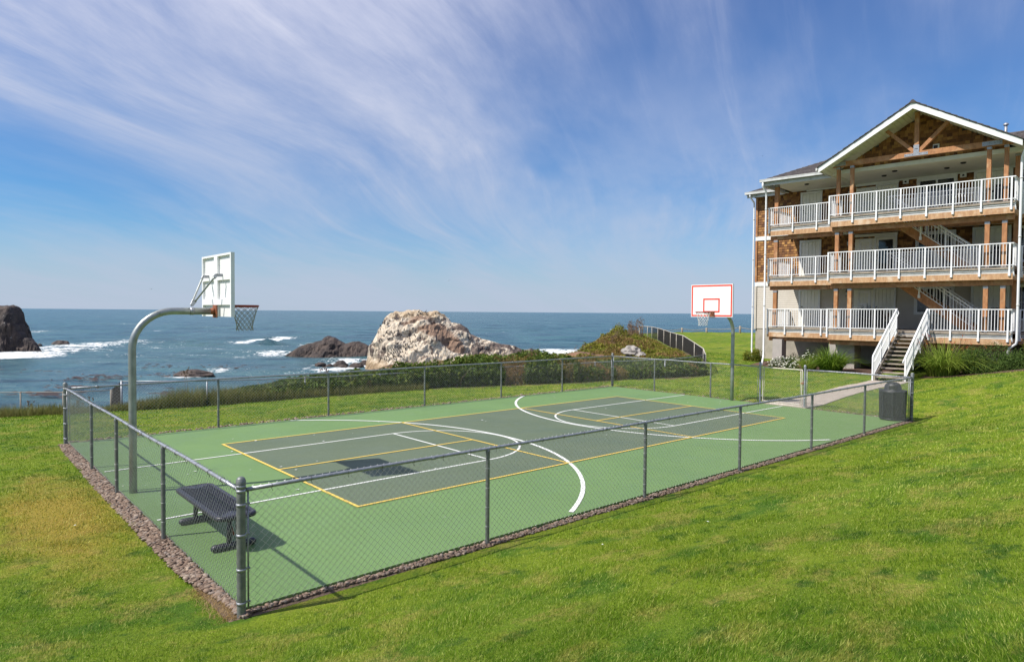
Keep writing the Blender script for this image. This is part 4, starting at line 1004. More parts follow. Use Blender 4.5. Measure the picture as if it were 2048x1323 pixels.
# ------------------------------------------------------------------ apartment building (own frame: X along the front, N inwards, z up)
BO = np.array([28.18, 5.22, 0.0]); _t = R(-85.2)
BA = np.array([math.cos(_t), math.sin(_t), 0]); BN = np.array([-math.sin(_t), math.cos(_t), 0])
def W(X, N, z): return BO+X*BA+N*BN+np.array([0, 0, z])
def bb(mb, X0, X1, N0, N1, z0, z1):
    return mb.hexa([W(X0, N0, z0), W(X1, N0, z0), W(X1, N1, z0), W(X0, N1, z0), W(X0, N0, z1), W(X1, N0, z1), W(X1, N1, z1), W(X0, N1, z1)])
def bt(X0, X1, N0, N1, z0, z1, name, mat, parent):
    mb = MB(); bb(mb, X0, X1, N0, N1, z0, z1); return mb.build(name, mat, parent)
FL = (2.23, 4.97, 7.70)
BLD = thing('apartment_building', 'three storey cedar shingled apartment building with white railed decks and a timber gable', 'building', W(0, 0, 0))
def shingles(name, X0, X1, N, z0, z1, clip=None, g=np.random.default_rng(4)):
    mb = MB(); ch = .142; rows = int((z1-z0)/ch); ch = (z1-z0)/rows
    for r in range(rows):
        x = X0; zz = z0+r*ch
        while x < X1-.02:
            w = min(g.uniform(.11, .24), X1-x); 
            if clip is None or clip(x+w/2, zz+ch*.6):
                t = .024+g.uniform(0, .01); zb = zz-g.uniform(0, .016); e = .004
                mb.add([W(x+e, N-t, zb), W(x+w-e, N-t, zb), W(x+w-e, N-.004, zz+ch*1.1), W(x+e, N-.004, zz+ch*1.1), W(x+e, N, zb), W(x+w-e, N, zb)],
                       [(0, 1, 2, 3), (4, 5, 1, 0), (4, 0, 3), (5, 2, 1)])
            x += w
    o = mb.build(name, M['shingle'], BLD, 'stuff'); return o
def build_walls():
    bt(-5.8, 12.5, 5.03, 15, 2.1, 10.2, 'wall', M['dark_backing'], BLD)
    bt(-5.78, 12.5, 5.02, 15, -2, 2.1, 'foundation', M['concrete'], BLD)
    mb = MB()
    for k in range(20):
        z = 2.1+k*.1265
        mb.add([W(-5.8, 4.985, z), W(12.4, 4.985, z), W(12.4, 5.0, z+.13), W(-5.8, 5.0, z+.13), W(-5.8, 5.02, z), W(12.4, 5.02, z)], [(0, 1, 2, 3), (4, 5, 1, 0)])
    mb.build('lap_siding', M['siding'], BLD, 'stuff')
    shingles('shingle_cladding', -5.72, 12.4, 5.02, 4.87, 7.32)
    shingles('shingle_cladding', -5.72, 12.4, 5.02, 7.58, 10.16)
    for z0, z1 in ((4.61, 4.86), (7.33, 7.57)): bt(-5.84, 12.4, 4.955, 5.015, z0, z1, 'trim_band', M['white_trim'], BLD)
    bt(-5.86, -5.73, 4.93, 5.018, 2.05, 4.61, 'corner_board', M['siding'], BLD)
    for z0, z1 in ((4.865, 7.325), (7.575, 10.1)): bt(-5.86, -5.73, 4.94, 5.018, z0, z1, 'corner_board', M['cedar'], BLD)
build_walls()
def door(X0, X1, zf, h=2.19, kind='plank', tw=.11):
    p = MB()
    n = 5; a, b = X0+tw, X1-tw; w = (b-a)/n
    if kind == 'plank':
        for k in range(n): bb(p, a+k*w+.009, a+(k+1)*w-.009, 4.93, 4.965, zf+.03, zf+h-tw-.01)
        bb(p, a, b, 4.955, 4.96, zf+.03, zf+h-tw-.01)
        d = p.build('door', M['cream_door'], BLD)
    else:
        bb(p, a, b, 4.93, 4.965, zf+.03, zf+h-tw-.01); d = p.build('door', M['cream_door'], BLD)
        bt(a+.12, b-.12, 4.915, 4.929, zf+.25, zf+h-tw-.14, 'pane', M['glass_dark'], d)
    t = MB(); bb(t, X0, a, 4.90, 4.966, zf, zf+h); bb(t, b, X1, 4.90, 4.966, zf, zf+h); bb(t, a, b, 4.901, 4.967, zf+h-tw, zf+h-.001)
    t.build('door_trim', M['white_trim'], d)
    k = MB(); c = W(a+.08, 4.90, zf+1.0); k.tube([c+BN*.03, c, c-BN*.03+BA*.02, c-BN*.03+BA*.10], .018, 6); k.tube([c+BN*.03+np.array([0, 0, .14]), c-BN*.01+np.array([0, 0, .14])], .03, 8); k.build('door_handle', M['black'], d)
def window(X0, X1, z0, z1, sashes=2, munt=False, tw=.10):
    f = MB(); 
    for q in ((X0, X0+tw, z0, z1), (X1-tw, X1, z0, z1), (X0+tw, X1-tw, z0, z0+tw), (X0+tw, X1-tw, z1-tw*1.3, z1)): bb(f, q[0], q[1], 4.90, 4.968, q[2], q[3])
    fr = f.build('window', M['white_trim'], BLD); a, b = X0+tw, X1-tw; w = (b-a)/sashes
    for s in range(sashes):
        x0, x1 = a+s*w, a+(s+1)*w; e = .045
        q = MB()
        for r in ((x0, x0+e, z0+tw, z1-tw*1.3), (x1-e, x1, z0+tw, z1-tw*1.3), (x0+e, x1-e, z0+tw, z0+tw+e), (x0+e, x1-e, z1-tw*1.3-e, z1-tw*1.3)): bb(q, r[0], r[1], 4.915, 4.96, r[2], r[3])
        if munt:
            for t in (1/3, 2/3): bb(q, x0+e+(x1-x0-2*e)*t-.008, x0+e+(x1-x0-2*e)*t+.008, 4.925, 4.945, z0+tw+e, z1-tw*1.3-e)
            zm = (z0+z1)/2; bb(q, x0+e, x1-e, 4.926, 4.944, zm-.008, zm+.008)
        q.build('sash', M['white_rail'], fr)
        bt(x0+e, x1-e, 4.948, 4.956, z0+tw+e, z1-tw*1.3-e, 'pane', M['glass_dark'], fr)
for i, zf in enumerate(FL):
    door(-3.22, -2.04, zf)
    # entrance pair: panelled side light and door under one head trim
    bt(-.28, .68, 4.93, 4.985, zf+.02, zf+2.07, 'side_panel', M['cream_door'], BLD)
    window(-.08, .56, zf+1.22, zf+2.03, 1, True, .07); window(-.08, .56, zf+.25, zf+1.19, 1, False, .07)
    door(.69, 1.76, zf, 2.16, 'glass' if i == 1 else 'plank', .08)
    bt(-.30, 1.78, 4.885, 4.99, zf+2.165, zf+2.30 if i < 2 else zf+2.28, 'head_trim', M['white_trim'], BLD)
    window(2.6, 4.35, zf+(.74 if i == 0 else .45), zf+2.23, 2)
    door(5.03, 6.56, zf, 2.27)
    window(6.72, 7.22, zf+.5, zf+2.2, 1, True, .06); window(8.0, 9.6, zf+.6, zf+2.2, 2)
    c = W(-.62, 4.93, zf+1.85); lp = MB(); 
    lp.lathe(c-BN*.08, [(.02, .20), (.075, .12), (.07, .10), (.001, .10)], 10); lp.beam(c+[0, 0, .05], c+[0, 0, .25], .09, .03, BN); lp.lathe(c-BN*.08, [(.05, -.10), (.065, -.12), (.001, -.13)], 8)
    lo = lp.build('wall_lamp', M['black'], BLD); g_ = MB(); g_.lathe(c-BN*.08, [(.055, .10), (.045, -.10)], 8); g_.build('lamp_shade', M['lamp_glass'], lo)

# ---- decks
def deck(X0, X1, N0, zf, first, hole=None, rim_end=True):
    d = MB()
    if hole:
        a, b, p, q = hole; bb(d, X0, X1, N0+.05, p, zf-.04, zf); bb(d, X0, X1, q, 4.98, zf-.0401, zf); bb(d, X0, a, p, q, zf-.0402, zf); bb(d, b, X1, p, q, zf-.0403, zf)
    else: bb(d, X0, X1, N0+.05, 4.98, zf-.04, zf)
    dk = d.build('deck', M['old_timber'], BLD)
    bt(X0+.02, X1-.02, N0+.02, N0+.05, zf-.085, zf+.002, 'deck_edge', M['old_timber'], dk)
    bt(X0+.03, X1-.03, N0+.06, N0+.09, zf-.255, zf-.10, 'white_fascia', M['gutter'], dk)
    bt(X0+.03, X1-.03, N0+.05, N0+.10, zf-.185, zf-.165, 'dark_strip', M['black'], dk)  # thin black line across the white fascia
    bt(X0+.02, X1-.02, N0+.03, N0+.075, zf-.51, zf-.262, 'rim_beam', M['cedar_pale'], dk)
    j = MB(); x = X0+.3
    while x < X1-.1:
        if not (hole and hole[0]-.1 < x < hole[1]+.1): bb(j, x-.022, x+.022, N0+.11, 4.97, zf-.29, zf-.042)
        x += .41
    j.build('joists', M['dark_joist'], dk, 'stuff')
    return dk
HOLE = (2.1, 5.75, 2.0, 3.25)
for i, zf in enumerate(FL):
    deck(0, 7.27, 0, zf, i == 0, None if i == 0 else HOLE)
    deck(-3.75, -.01, 1.8, zf, i == 0); deck(7.28, 12.2, 1.8, zf, i == 0)
    bt(.05, 7.22, .28, .46, zf-.74, zf-.52, 'main_beam', M['cedar'], BLD)
    bt(-3.7, -.02, 2.0, 2.12, zf-.72, zf-.515, 'main_beam', M['cedar'], BLD)
    bt(.05, 7.22, 3.4, 3.55, zf-.52, zf-.30, 'cross_beam', M['cedar'], BLD)
    bt(7.17, 7.25, .12, 1.8, zf-.5, zf-.27, 'rim_beam', M['cedar_pale'], BLD)
    bt(.02, .1, .12, 1.8, zf-.5, zf-.27, 'rim_beam', M['cedar_pale'], BLD)
# ---- timber posts
def tpost(X, N, z0, z1, w=.165, mat='cedar', caps=True):
    p = bt(X-w/2, X+w/2, N-w/2, N+w/2, z0, z1, 'timber_post', M[mat], BLD)
    if caps:
        bt(X-w/2-.006, X+w/2+.006, N-w/2-.008, N+w/2+.006, z1-.12, z1-.02, 'post_bracket', M['galv'], p)
        bt(X-w/2-.012, X+w/2+.012, N-w/2-.012, N+w/2+.012, z0+.01, z0+.06, 'post_base', M['galv'], p)
for i, zf in enumerate(FL):
    top = FL[i+1]-.745 if i < 2 else 10.10
    for X in (.28, .90, 6.30, 6.90): tpost(X, .36, zf, top, .17 if i < 2 else .155)
    tpost(7.08, 2.05, zf, (FL[i+1]-.30) if i < 2 else 10.0); tpost(-3.40, 2.06, zf, (FL[i+1]-.73) if i < 2 else 9.95, .2)
    if i == 0:
        for X in (.1, .75): bt(X-.06, X+.06, 1.0, 1.2, 1.49, 1.70, 'pier_block', M['old_timber'], BLD)
bt(-3.5, -3.3, 1.96, 2.16, 1.60, 1.72, 'pier_block', M['dark_joist'], BLD)
def gz(X, N): p = W(X, N, 0); return zl(p[0], p[1])
bt(-3.36, -2.86, 1.7, 2.3, gz(-3, 2)-.5, 1.60, 'concrete_pier', M['pier'], BLD)
bt(-.2, 1.0, .9, 1.9, gz(.4, 1.2)-.5, 1.49, 'concrete_pier', M['pier'], BLD)
bt(6.0, 7.1, .9, 1.9, gz(6.5, 1.2)-.5, 1.49, 'concrete_pier', M['pier'], BLD)

# ---- white railings
def _sq(name, w, h):
    mb = MB(); mb.hexa([tuple(w/2*(a*BA+b*BN))[:2]+(0,) for a, b in ((-1, -1), (1, -1), (1, 1), (-1, 1))]+[tuple(w/2*(a*BA+b*BN))[:2]+(h,) for a, b in ((-1, -1), (1, -1), (1, 1), (-1, 1))])
    return mb.mesh(name, M['white_rail'])
BAL = _sq('baluster', .021, .90); BAL_S = _sq('baluster', .021, .86)
RPOST = _sq('railing_post', .062, 1.36)
def rpost_foot():
    mb = MB()
    for a0, b0, w, z0, z1 in ((0, 0, .062, 0, 1.36),):
        mb.hexa([tuple(w/2*(a*BA+b*BN))[:2]+(z0,) for a, b in ((-1, -1), (1, -1), (1, 1), (-1, 1))]+[tuple(w/2*(a*BA+b*BN))[:2]+(z1,) for a, b in ((-1, -1), (1, -1), (1, 1), (-1, 1))])
    mb.hexa([tuple(a*.045*BA+(b*.03+.02)*BN)[:2]+(.0,) for a, b in ((-1, -1), (1, -1), (1, 1), (-1, 1))]+[tuple(a*.045*BA+(b*.03+.02)*BN)[:2]+(.14,) for a, b in ((-1, -1), (1, -1), (1, 1), (-1, 1))])
    return mb.mesh('railing_post', M['white_rail'])
RPOST = rpost_foot()
def railing(X0, X1, N, zf, posts, single=True):
    mb = MB(); bb(mb, X0-.03, X1+.03, N-.03, N+.03, zf+.965, zf+1.005); bb(mb, X0, X1, N-.014, N+.014, zf+.065, zf+.095)
    r = mb.build('railing', M['white_rail'], BLD); b = wl(r)
    for X in posts: inst('railing_post', RPOST, r, W(X, N-.005, zf-.37)-b)
    ps = sorted(posts)
    bal = MB()
    for a, c in zip(ps[:-1], ps[1:]):
        n = max(int(round((c-a)/.118)), 1)
        for k in range(1, n):
            X = a+(c-a)*k/n
            if single: inst('baluster', BAL, r, W(X, N, zf+.08)-b)
            else: bb(bal, X-.0105, X+.0105, N-.0105, N+.0105, zf+.08, zf+.97)
    if not single: bal.build('baluster_row', M['white_rail'], r, 'stuff')
def side_railing(X, N0, N1, zf):
    mb = MB(); bb(mb, X-.03, X+.03, N0+.032, N1, zf+.965, zf+1.004); bb(mb, X-.014, X+.014, N0, N1, zf+.065, zf+.095)
    r = mb.build('railing', M['white_rail'], BLD); bal = MB(); n = int((N1-N0)/.115)
    for k in range(1, n):
        q = N0+(N1-N0)*k/n; bb(bal, X-.0105, X+.0105, q-.0105, q+.0105, zf+.08, zf+.97)
    bal.build('baluster_row', M['white_rail'], r, 'stuff'); b = wl(r)
    for q in (N0+.12, N1-.04): inst('railing_post', RPOST, r, W(X, q, zf-.37)-b)
for i, zf in enumerate(FL):
    if i == 0:
        railing(0, 3.03, 0, zf, [.0, 1.07, 2.12, 3.0]); railing(4.28, 7.24, 0, zf, [4.31, 5.12, 6.13, 7.14])
        railing(-3.75, -.02, 1.8, zf, [-3.7, -2.76, -1.82, -.9, -.06])
    else:
        railing(0, 7.24, 0, zf, [.0, 1.05, 2.08, 3.08, 4.1, 5.1, 6.11, 7.14]); railing(-3.75, -.02, 1.8, zf, [-3.7, -2.44, -1.22, -.06])
    railing(7.30, 12.1, 1.8, zf, [7.34, 8.5, 9.7, 10.9, 12.05], False)
    side_railing(0, 0, 1.78, zf); side_railing(7.25, 0, 1.78, zf); side_railing(-3.76, 1.8, 4.9, zf)
    if i > 0:
        for N in (1.94, 3.31): railing(2.05, 5.8, N, zf, [2.1, 3.3, 4.5, 5.75], False)
# ---- stairs inside the front deck, each flight rising to the left
def incline(mb, pts0, pts1, w, h): mb.beam(pts0, pts1, w, h)
def flight(zf):
    X0, X1 = 5.55, 2.18; dz = 2.735
    mb = MB()
    for N in (2.08, 3.17): mb.prism([W(X0+.12, N, zf), W(X0-.3, N, zf), W(X1-.05, N, zf+dz-.32), W(X1-.05, N, zf+dz-.01), W(X1+.1, N, zf+dz-.01), W(X0+.12, N, zf+.25)], tuple(BN*.05))
    st = mb.build('stair_flight', M['cedar'], BLD); n = 14; z2 = MB()
    for k in range(n):
        f = (k+.5)/n; X = X0+(X1-X0)*f; bb(z2, X-.15, X+.13, 2.13, 3.17, zf+dz*(k+1)/(n+1)-.04, zf+dz*(k+1)/(n+1))
    z2.build('treads', M['old_timber'], st, 'stuff')
    for N in (2.02, 3.22):
        r = MB(); a = W(X0+.1, N, zf); b = W(X1, N, zf+dz); U = np.array([0, 0, 1.])
        r.beam(a+U*1.0, b+U*1.0, .05, .05); r.beam(a+U*.84, b+U*.84, .032, .032); r.beam(a+U*.16, b+U*.16, .032, .032)
        rr = r.build('stair_railing', M['white_rail'], BLD); q = MB(); m = 26
        for k in range(1, m): c = a+(b-a)*k/m; q.beam(c+U*.16, c+U*(.99), .02, .02, BN)
        q.build('baluster_row', M['white_rail'], rr, 'stuff')
        for k in range(4):
            p = MB(); c = a+(b-a)*(k+.15)/3.4; p.beam(c+U*(-.18), c+U*1.0, .06, .06, BN); p.beam(c+U*(-.2), c+U*(-.04), .10, .09, BN); p.build('railing_post', M['white_rail'], rr)
flight(FL[0]); flight(FL[1])
# ---- stairs from the ground deck to the path
def front_stairs():
    X0, X1 = 3.08, 4.20; zt = FL[0]; Nb = -3.45; zb = gz(3.6, Nb)+.02
    mb = MB()
    for X in (X0, X1-.05): mb.prism([W(X, .02, zt-.02), W(X, .02, zt-.38), W(X, Nb+.25, zb-.05), W(X, Nb-.05, zb-.05), W(X, Nb-.05, zb+.16)], tuple(BA*.05))
    st = mb.build('front_staircase', M['old_timber'], BLD); n = 11
    for k in range(n):
        z = zt-(zt-zb)*(k+1)/(n+1)*1.0; N = (Nb+.08)*(k+.55)/n
        bt(X0+.051, X1-.051, N-.16, N+.14, z-.045, z, 'tread', M['old_timber'], st)
    U = np.array([0, 0, 1.])
    for X, lab in ((X0-.045, 0), (X1+.045, 1)):
        a = W(X, -.02, zt); b = W(X, Nb-.05, zb); r = MB()
        r.beam(a+U*.99, b+U*1.0, .055, .05); r.beam(a+U*.12, b+U*.12, .032, .035); rr = r.build('stair_railing', M['white_rail'], BLD)
        q = MB(); m = 31
        for k in range(1, m): c = a+(b-a)*k/m; q.beam(c+U*.12, c+U*.98, .02, .02, BN)
        q.build('baluster_row', M['white_rail'], rr, 'stuff')
        for f in (.0, .33, .66, 1.0): 
            c = a+(b-a)*f; p = MB(); p.beam(c+U*(-.25 if f < 1 else -.1), c+U*1.0, .058, .058, BN); p.build('railing_post', M['white_rail'], rr)
        s = 1 if lab == 0 else -1; h = MB(); h.tube([a+U*.99+BA*s*.0, a+U*.8+BA*s*.09-BN*.04, b+(a-b)*.06+U*.84+BA*s*.09, b+U*.80+BA*s*.09-BN*.06, b+U*.78+BA*s*.01], .019, 6); h.build('handrail', M['white_rail'], rr)
front_stairs()

# ---- gable roof over the deck
GE0, GE1, GR = -.36, 7.52, 3.6; GZ, GS = 10.06, .583
def gzr(X): return GZ+GS*(min(X-GE0, GE1-X)) if False else GZ+(12.36-GZ)*(1-abs(X-GR)/(GR-GE0 if X < GR else GE1-GR))
def gable():
    NF = -.56
    for (Xa, Xb) in ((GE0, GR), (GE1, GR)):
        s = 1 if Xa < Xb else -1
        za, zb = GZ, 12.36
        mb = MB(); P = [(Xa, za), (Xb, zb), (Xb, zb-.16), (Xa, za-.16)]
        mb.hexa([W(P[3][0], NF+.05, P[3][1]), W(P[2][0], NF+.05, P[2][1]), W(P[2][0], 9, P[2][1]), W(P[3][0], 9, P[3][1]), W(P[0][0], NF+.05, za-.012), W(P[1][0], NF+.05, zb-.012), W(P[1][0], 9, zb-.012), W(P[0][0], 9, za-.012)])
        rf = mb.build('roof', M['soffit'], BLD)
        bg = MB(); bg.prism([W(Xa, NF, za-.02), W(Xb, NF, zb-.02), W(Xb, NF, zb-.30), W(Xa, NF, za-.27)], tuple(BN*.048)); bg.build('bargeboard', M['white_trim'], rf)
        # roof shingle courses, thick butts showing along the rake
        n = 17; Lh = abs(Xb-Xa)
        sh = MB(); g = np.random.default_rng(8)
        for k in range(n):
            x0, x1 = Xa+s*(Lh*k/n-.06), Xa+s*Lh*(k+1)/n; f0, f1 = (k-.06*n/Lh)/n, (k+1)/n; z0, z1 = za+(zb-za)*f0, za+(zb-za)*f1; N = NF-.05+g.uniform(-.012, .012)
            while N < 8.9:
                w = g.uniform(.25, .36); t = .045+g.uniform(0, .008)
                sh.hexa([W(x0, N, z0), W(x1, N, z1), W(x1, N+w-.008, z1), W(x0, N+w-.008, z0), W(x0, N, z0+t), W(x1, N, z1+.016), W(x1, N+w-.008, z1+.016), W(x0, N+w-.008, z0+t)])
                N += w
        sh.build('roof_shingles', M['roof'], rf, 'stuff')
        nb = 22
        for k in range(nb):
            f0, f1 = k/nb+.002, (k+1)/nb-.002; x0, x1 = Xa+(Xb-Xa)*f0, Xa+(Xb-Xa)*f1; z0, z1 = za+(zb-za)*f0-.165, za+(zb-za)*f1-.165
            m = MB(); m.hexa([W(x0, NF+.055, z0-.012), W(x1, NF+.055, z1-.012), W(x1, 1.2, z1-.012), W(x0, 1.2, z0-.012), W(x0, NF+.055, z0), W(x1, NF+.055, z1), W(x1, 1.2, z1), W(x0, 1.2, z0)]); m.build('soffit_board', M['soffit'], rf)
        gt = MB(); Xg = Xa-s*.05; bb(gt, min(Xg, Xg-s*.09), max(Xg, Xg-s*.09), NF+.02, 1.3, za-.16, za-.04); gt.build('gutter', M['gutter'], rf)
    rd = MB(); k = NF-.06
    g = np.random.default_rng(9)
    while k < 8.9: rd.hexa([W(GR-.16, k, 12.30), W(GR+.16, k, 12.30), W(GR+.16, k+.29, 12.30), W(GR-.16, k+.29, 12.30), W(GR-.03, k, 12.435), W(GR+.03, k, 12.435), W(GR+.03, k+.29, 12.42), W(GR-.03, k+.29, 12.42)]); k += .3
    rd.build('ridge_tiles', M['roof'], BLD, 'stuff')
    # shingled gable wall set back behind the truss
    zc = lambda x, z: z < gzr(x)-.17
    mb = MB(); mb.prism([W(GE0+.3, 1.24, 9.98), W(GE1-.3, 1.24, 9.98), W(GR, 1.24, 12.16)], tuple(BN*.05)); mb.build('gable_wall', M['dark_backing'], BLD)
    shingles('shingle_cladding', GE0+.25, GE1-.25, 1.235, 10.12, 12.3, zc)
    bt(-.28, 7.42, 1.16, 1.234, 9.93, 10.11, 'white_fascia', M['white_trim'], BLD)
    bt(-3.7, 12, 1.5, 5.0, 9.995, 10.03, 'ceiling', M['ceiling'], BLD); bt(-.2, 7.3, 1.235, 1.5, 9.996, 10.028, 'ceiling', M['ceiling'], BLD)
    bt(-2.9, 7.3, 4.90, 4.99, 9.93, 9.994, 'ceiling_trim', M['white_trim'], BLD)
    # truss
    bt(-.12, 7.28, .26, .46, 10.10, 10.33, 'tie_beam', M['cedar'], BLD)
    bt(3.50, 3.68, .27, .45, 10.331, 12.08, 'king_post', M['cedar'], BLD)
    for p, q in (((3.47, 10.36), (2.32, 11.50)), ((3.71, 10.36), (4.78, 11.45))):
        m = MB(); m.beam(W(p[0], .36, p[1]), W(q[0], .36, q[1]), .155, .16, BN); m.build('strut', M['cedar'], BLD)
    for X0, X1, z0, z1 in ((3.12, 4.05, 10.13, 10.25), (3.48, 3.70, 10.25, 10.62), (-.08, .62, 10.13, 10.31), (6.05, 6.75, 10.13, 10.31)):
        m = MB(); bb(m, X0, X1, .246, .259, z0, z1); pl = m.build('truss_plate', M['galv'], BLD)
        bo = MB()
        for k in range(4): X = X0+.06+(X1-X0-.12)*k/3; bo.tube([W(X, .235, (z0+z1)/2), W(X, .247, (z0+z1)/2)], .014, 6)
        bo.build('bolts', M['black'], pl, 'stuff')
    bt(4.05, 4.3, 1.15, 1.2, 10.45, 10.72, 'gable_vent', M['white_trim'], BLD); bt(4.08, 4.24, 1.13, 1.149, 10.46, 10.66, 'gable_lamp', M['black'], BLD)
    for X, N in ((1.5, 3.3), (2.2, 2.4), (4.2, 3.3), (5.0, 2.5), (-2.2, 3.0)):
        m = MB(); c = W(X, N, 9.995); m.lathe(c, [(.12, 0), (.12, -.03), (.09, -.06), (.001, -.07)], 12); m.build('ceiling_lamp', M['black'], BLD)
    for X in (2.1, 4.6): 
        o = bt(X-.13, X+.13, 4.86, 4.905, 9.72, 9.96, 'white_box', M['white_trim'], BLD); m = MB(); m.tube([W(X, 4.84, 9.82), W(X, 4.859, 9.82)], .05, 10); m.build('grille', M['black'], o)
gable()
def hip_roofs():
    def plane(name, pts, rows, e0, e1, t0, t1):
        mb = MB(); P = [W(*p) for p in pts]; mb.prism(P, (0, 0, -.14)); r = mb.build(name, M['roof'], BLD)
        sh = MB(); g = np.random.default_rng(int(abs(pts[0][0])*10)); nrm = np.cross(P[1]-P[0], P[-1]-P[0]); nrm /= np.linalg.norm(nrm); nrm *= np.sign(nrm[2])
        e0, e1, t0, t1 = (W(*q) for q in (e0, e1, t0, t1))
        for k in range(rows):
            a0, a1 = e0+(t0-e0)*k/rows, e1+(t1-e1)*k/rows; b0, b1 = e0+(t0-e0)*(k+1.15)/rows, e1+(t1-e1)*(k+1.15)/rows; L = np.linalg.norm(a1-a0); x = 0
            while x < L:
                w = g.uniform(.22, .36); f0, f1 = x/L, min((x+w-.01)/L, 1); q = [a0+(a1-a0)*f0, a0+(a1-a0)*f1, b0+(b1-b0)*f1, b0+(b1-b0)*f0]
                sh.hexa([v+nrm*.004 for v in q]+[q[0]+nrm*.032, q[1]+nrm*.032, q[2]+nrm*.012, q[3]+nrm*.012]); x += w
        sh.build('roof_shingles', M['roof'], r, 'stuff'); return r
    # walkway roofs (left and right of the gable) and the main roof behind
    a, b, z, zt = -3.98, 1.33, 10.16, 12.36
    plane('roof', [(a, b, z), (3.4, b, z), (3.4, b+4.9, zt), (a+4.9, b+4.9, zt)], 22, (a, b, z), (2.2, b, z), (a+4.9, b+4.9, zt), (3.4, b+4.9, zt))
    plane('roof', [(a, 11, z), (a, b, z), (a+4.9, b+4.9, zt), (a+4.9, 11, zt)], 22, (a, 8, z), (a, b, z), (a+4.9, 8, zt), (a+4.9, b+4.9, zt))
    zr = z+(zt-z)*2.6/4.9; plane('roof', [(3.8, b, z), (12.6, b, z), (12.6, b+2.6, zr), (3.8, b+2.6, zr)], 12, (5, b, z), (12.6, b, z), (5, b+2.6, zr), (12.6, b+2.6, zr))
    a, b, zt = -6.25, 4.45, 12.72
    plane('roof', [(a, b, z), (12.6, b, z), (12.6, b+5.7, zt), (a+5.7, b+5.7, zt)], 24, (a, b, z), (12.6, b, z), (a+5.7, b+5.7, zt), (12.6, b+5.7, zt))
    plane('roof', [(a, 15.9, z), (a, b, z), (a+5.7, b+5.7, zt)], 1, (a, 15.9, z), (a, b, z), (a+5.6, b+5.8, zt), (a+5.7, b+5.7, zt))
    for X0, X1, N in ((-4.02, -.42, 1.30), (7.62, 12.5, 1.30), (-6.28, -4.0, 4.42)):
        g = MB(); bb(g, X0, X1, N-.12, N+.01, z-.12, z+.015); bb(g, X0, X1, N-.13, N-.12, z-.01, z+.02); o = g.build('gutter', M['gutter'], BLD)
        bt(X0+.06, X1, N+.10, N+.14, z-.31, z-.125, 'fascia', M['gutter'], o)
    bt(-4.0, -3.9, 1.42, 4.4, z-.31, z-.02, 'fascia', M['gutter'], BLD); bt(-6.2, -3.9, 4.55, 4.95, z-.20, z-.16, 'eave_soffit', M['ceiling'], BLD); bt(-3.9, 12, 1.43, 1.5, z-.20, z-.15, 'eave_soffit', M['ceiling'], BLD)
    for X, N, h in ((5.3, 8.3, .55), (5.75, 8.6, .8), (5.05, 8.8, .35)):
        zr = 10.16+.449*(N-4.45); m = MB(); m.tube([W(X, N, zr-.1), W(X, N, zr+h)], .07, 10); p = m.build('vent_pipe', M['galv'], BLD)
        m = MB(); m.lathe(W(X, N, zr+h), [(.12, -.02), (.12, .05), (.05, .1), (.001, .1)], 10); m.build('vent_cap', M['galv'], p)
hip_roofs()
def downspout(path, r=.05):
    mb = MB(); mb.tube([W(*p) for p in path], r, 8); d = mb.build('downspout', M['white_rail'], BLD)
    for z in (3.4, 6.2, 8.6):
        for p, q in zip(path[:-1], path[1:]):
            if abs(p[2]-q[2]) > 3:
                m = MB(); m.lathe(W(p[0], p[1], z), [(r, -.03), (r+.012, -.025), (r+.012, .025), (r, .03)], 8); m.build('strap', M['gutter'], d)
downspout([(-5.98, 4.36, 10.05), (-5.98, 4.4, 9.9), (-5.93, 4.86, 9.6), (-5.93, 4.88, 9.4), (-5.93, 4.88, .75), (-5.90, 4.85, .6), (-5.55, 4.2, .28)])
downspout([(-3.86, 1.24, 10.05), (-3.86, 1.26, 9.8), (-3.80, 1.55, 9.55), (-3.80, 1.58, 9.3), (-3.80, 1.58, .75), (-3.78, 1.5, .62), (-3.6, 1.0, .45), (-3.6, .95, .2)])
downspout([(7.62, -.30, 9.95), (7.60, -.28, 9.75), (7.46, .02, 9.45), (7.45, .04, 9.2), (7.45, .04, 1.95), (7.43, .06, 1.8), (7.18, .2, 1.6), (7.15, .2, 1.45), (7.15, .2, .9)])

# ---- things standing on the decks
def grill(X, N, zf, label):
    root = thing('barbecue_grill', label, 'grill', W(X, N, zf), 'covered grills, one on each deck')
    mb = MB(); bb(mb, X-.28, X+.28, N-.24, N+.24, .18+zf, .78+zf); mb.build('cart', M['black'], root)
    mb = MB(); q = [(N-.26, .80), (N+.26, .80), (N+.26, .95), (N+.12, 1.08), (N-.10, 1.06), (N-.26, .92)]; mb.prism([W(X-.30, n, zf+z) for n, z in q], tuple(BA*.60)); lid = mb.build('lid', M['black'], root)
    mb = MB(); mb.tube([W(X-.2, N-.27, zf+.88), W(X-.2, N-.32, zf+.88), W(X+.2, N-.32, zf+.88), W(X+.2, N-.27, zf+.88)], .014, 6); mb.build('lid_handle', M['galv'], lid)
    for s in (-1, 1): m = MB(); bb(m, X+s*.42-.12, X+s*.42+.12, N-.2, N+.2, zf+.78, zf+.81); m.build('side_shelf', M['black'], root)
    for s in (-1, 1): m = MB(); m.tube([W(X+s*.24, N+.15, zf+.09), W(X+s*.24+.05, N+.15, zf+.09)], .09, 12); m.build('wheel', M['black'], root); m = MB(); bb(m, X+s*.24-.02, X+s*.24+.02, N-.2, N-.16, zf, zf+.18); m.build('leg', M['black'], root)
for zf, w in zip(FL, ('ground', 'middle', 'top')): grill(6.55, 2.2, zf, 'black grill on the %s deck behind the right pair of timber posts' % w)
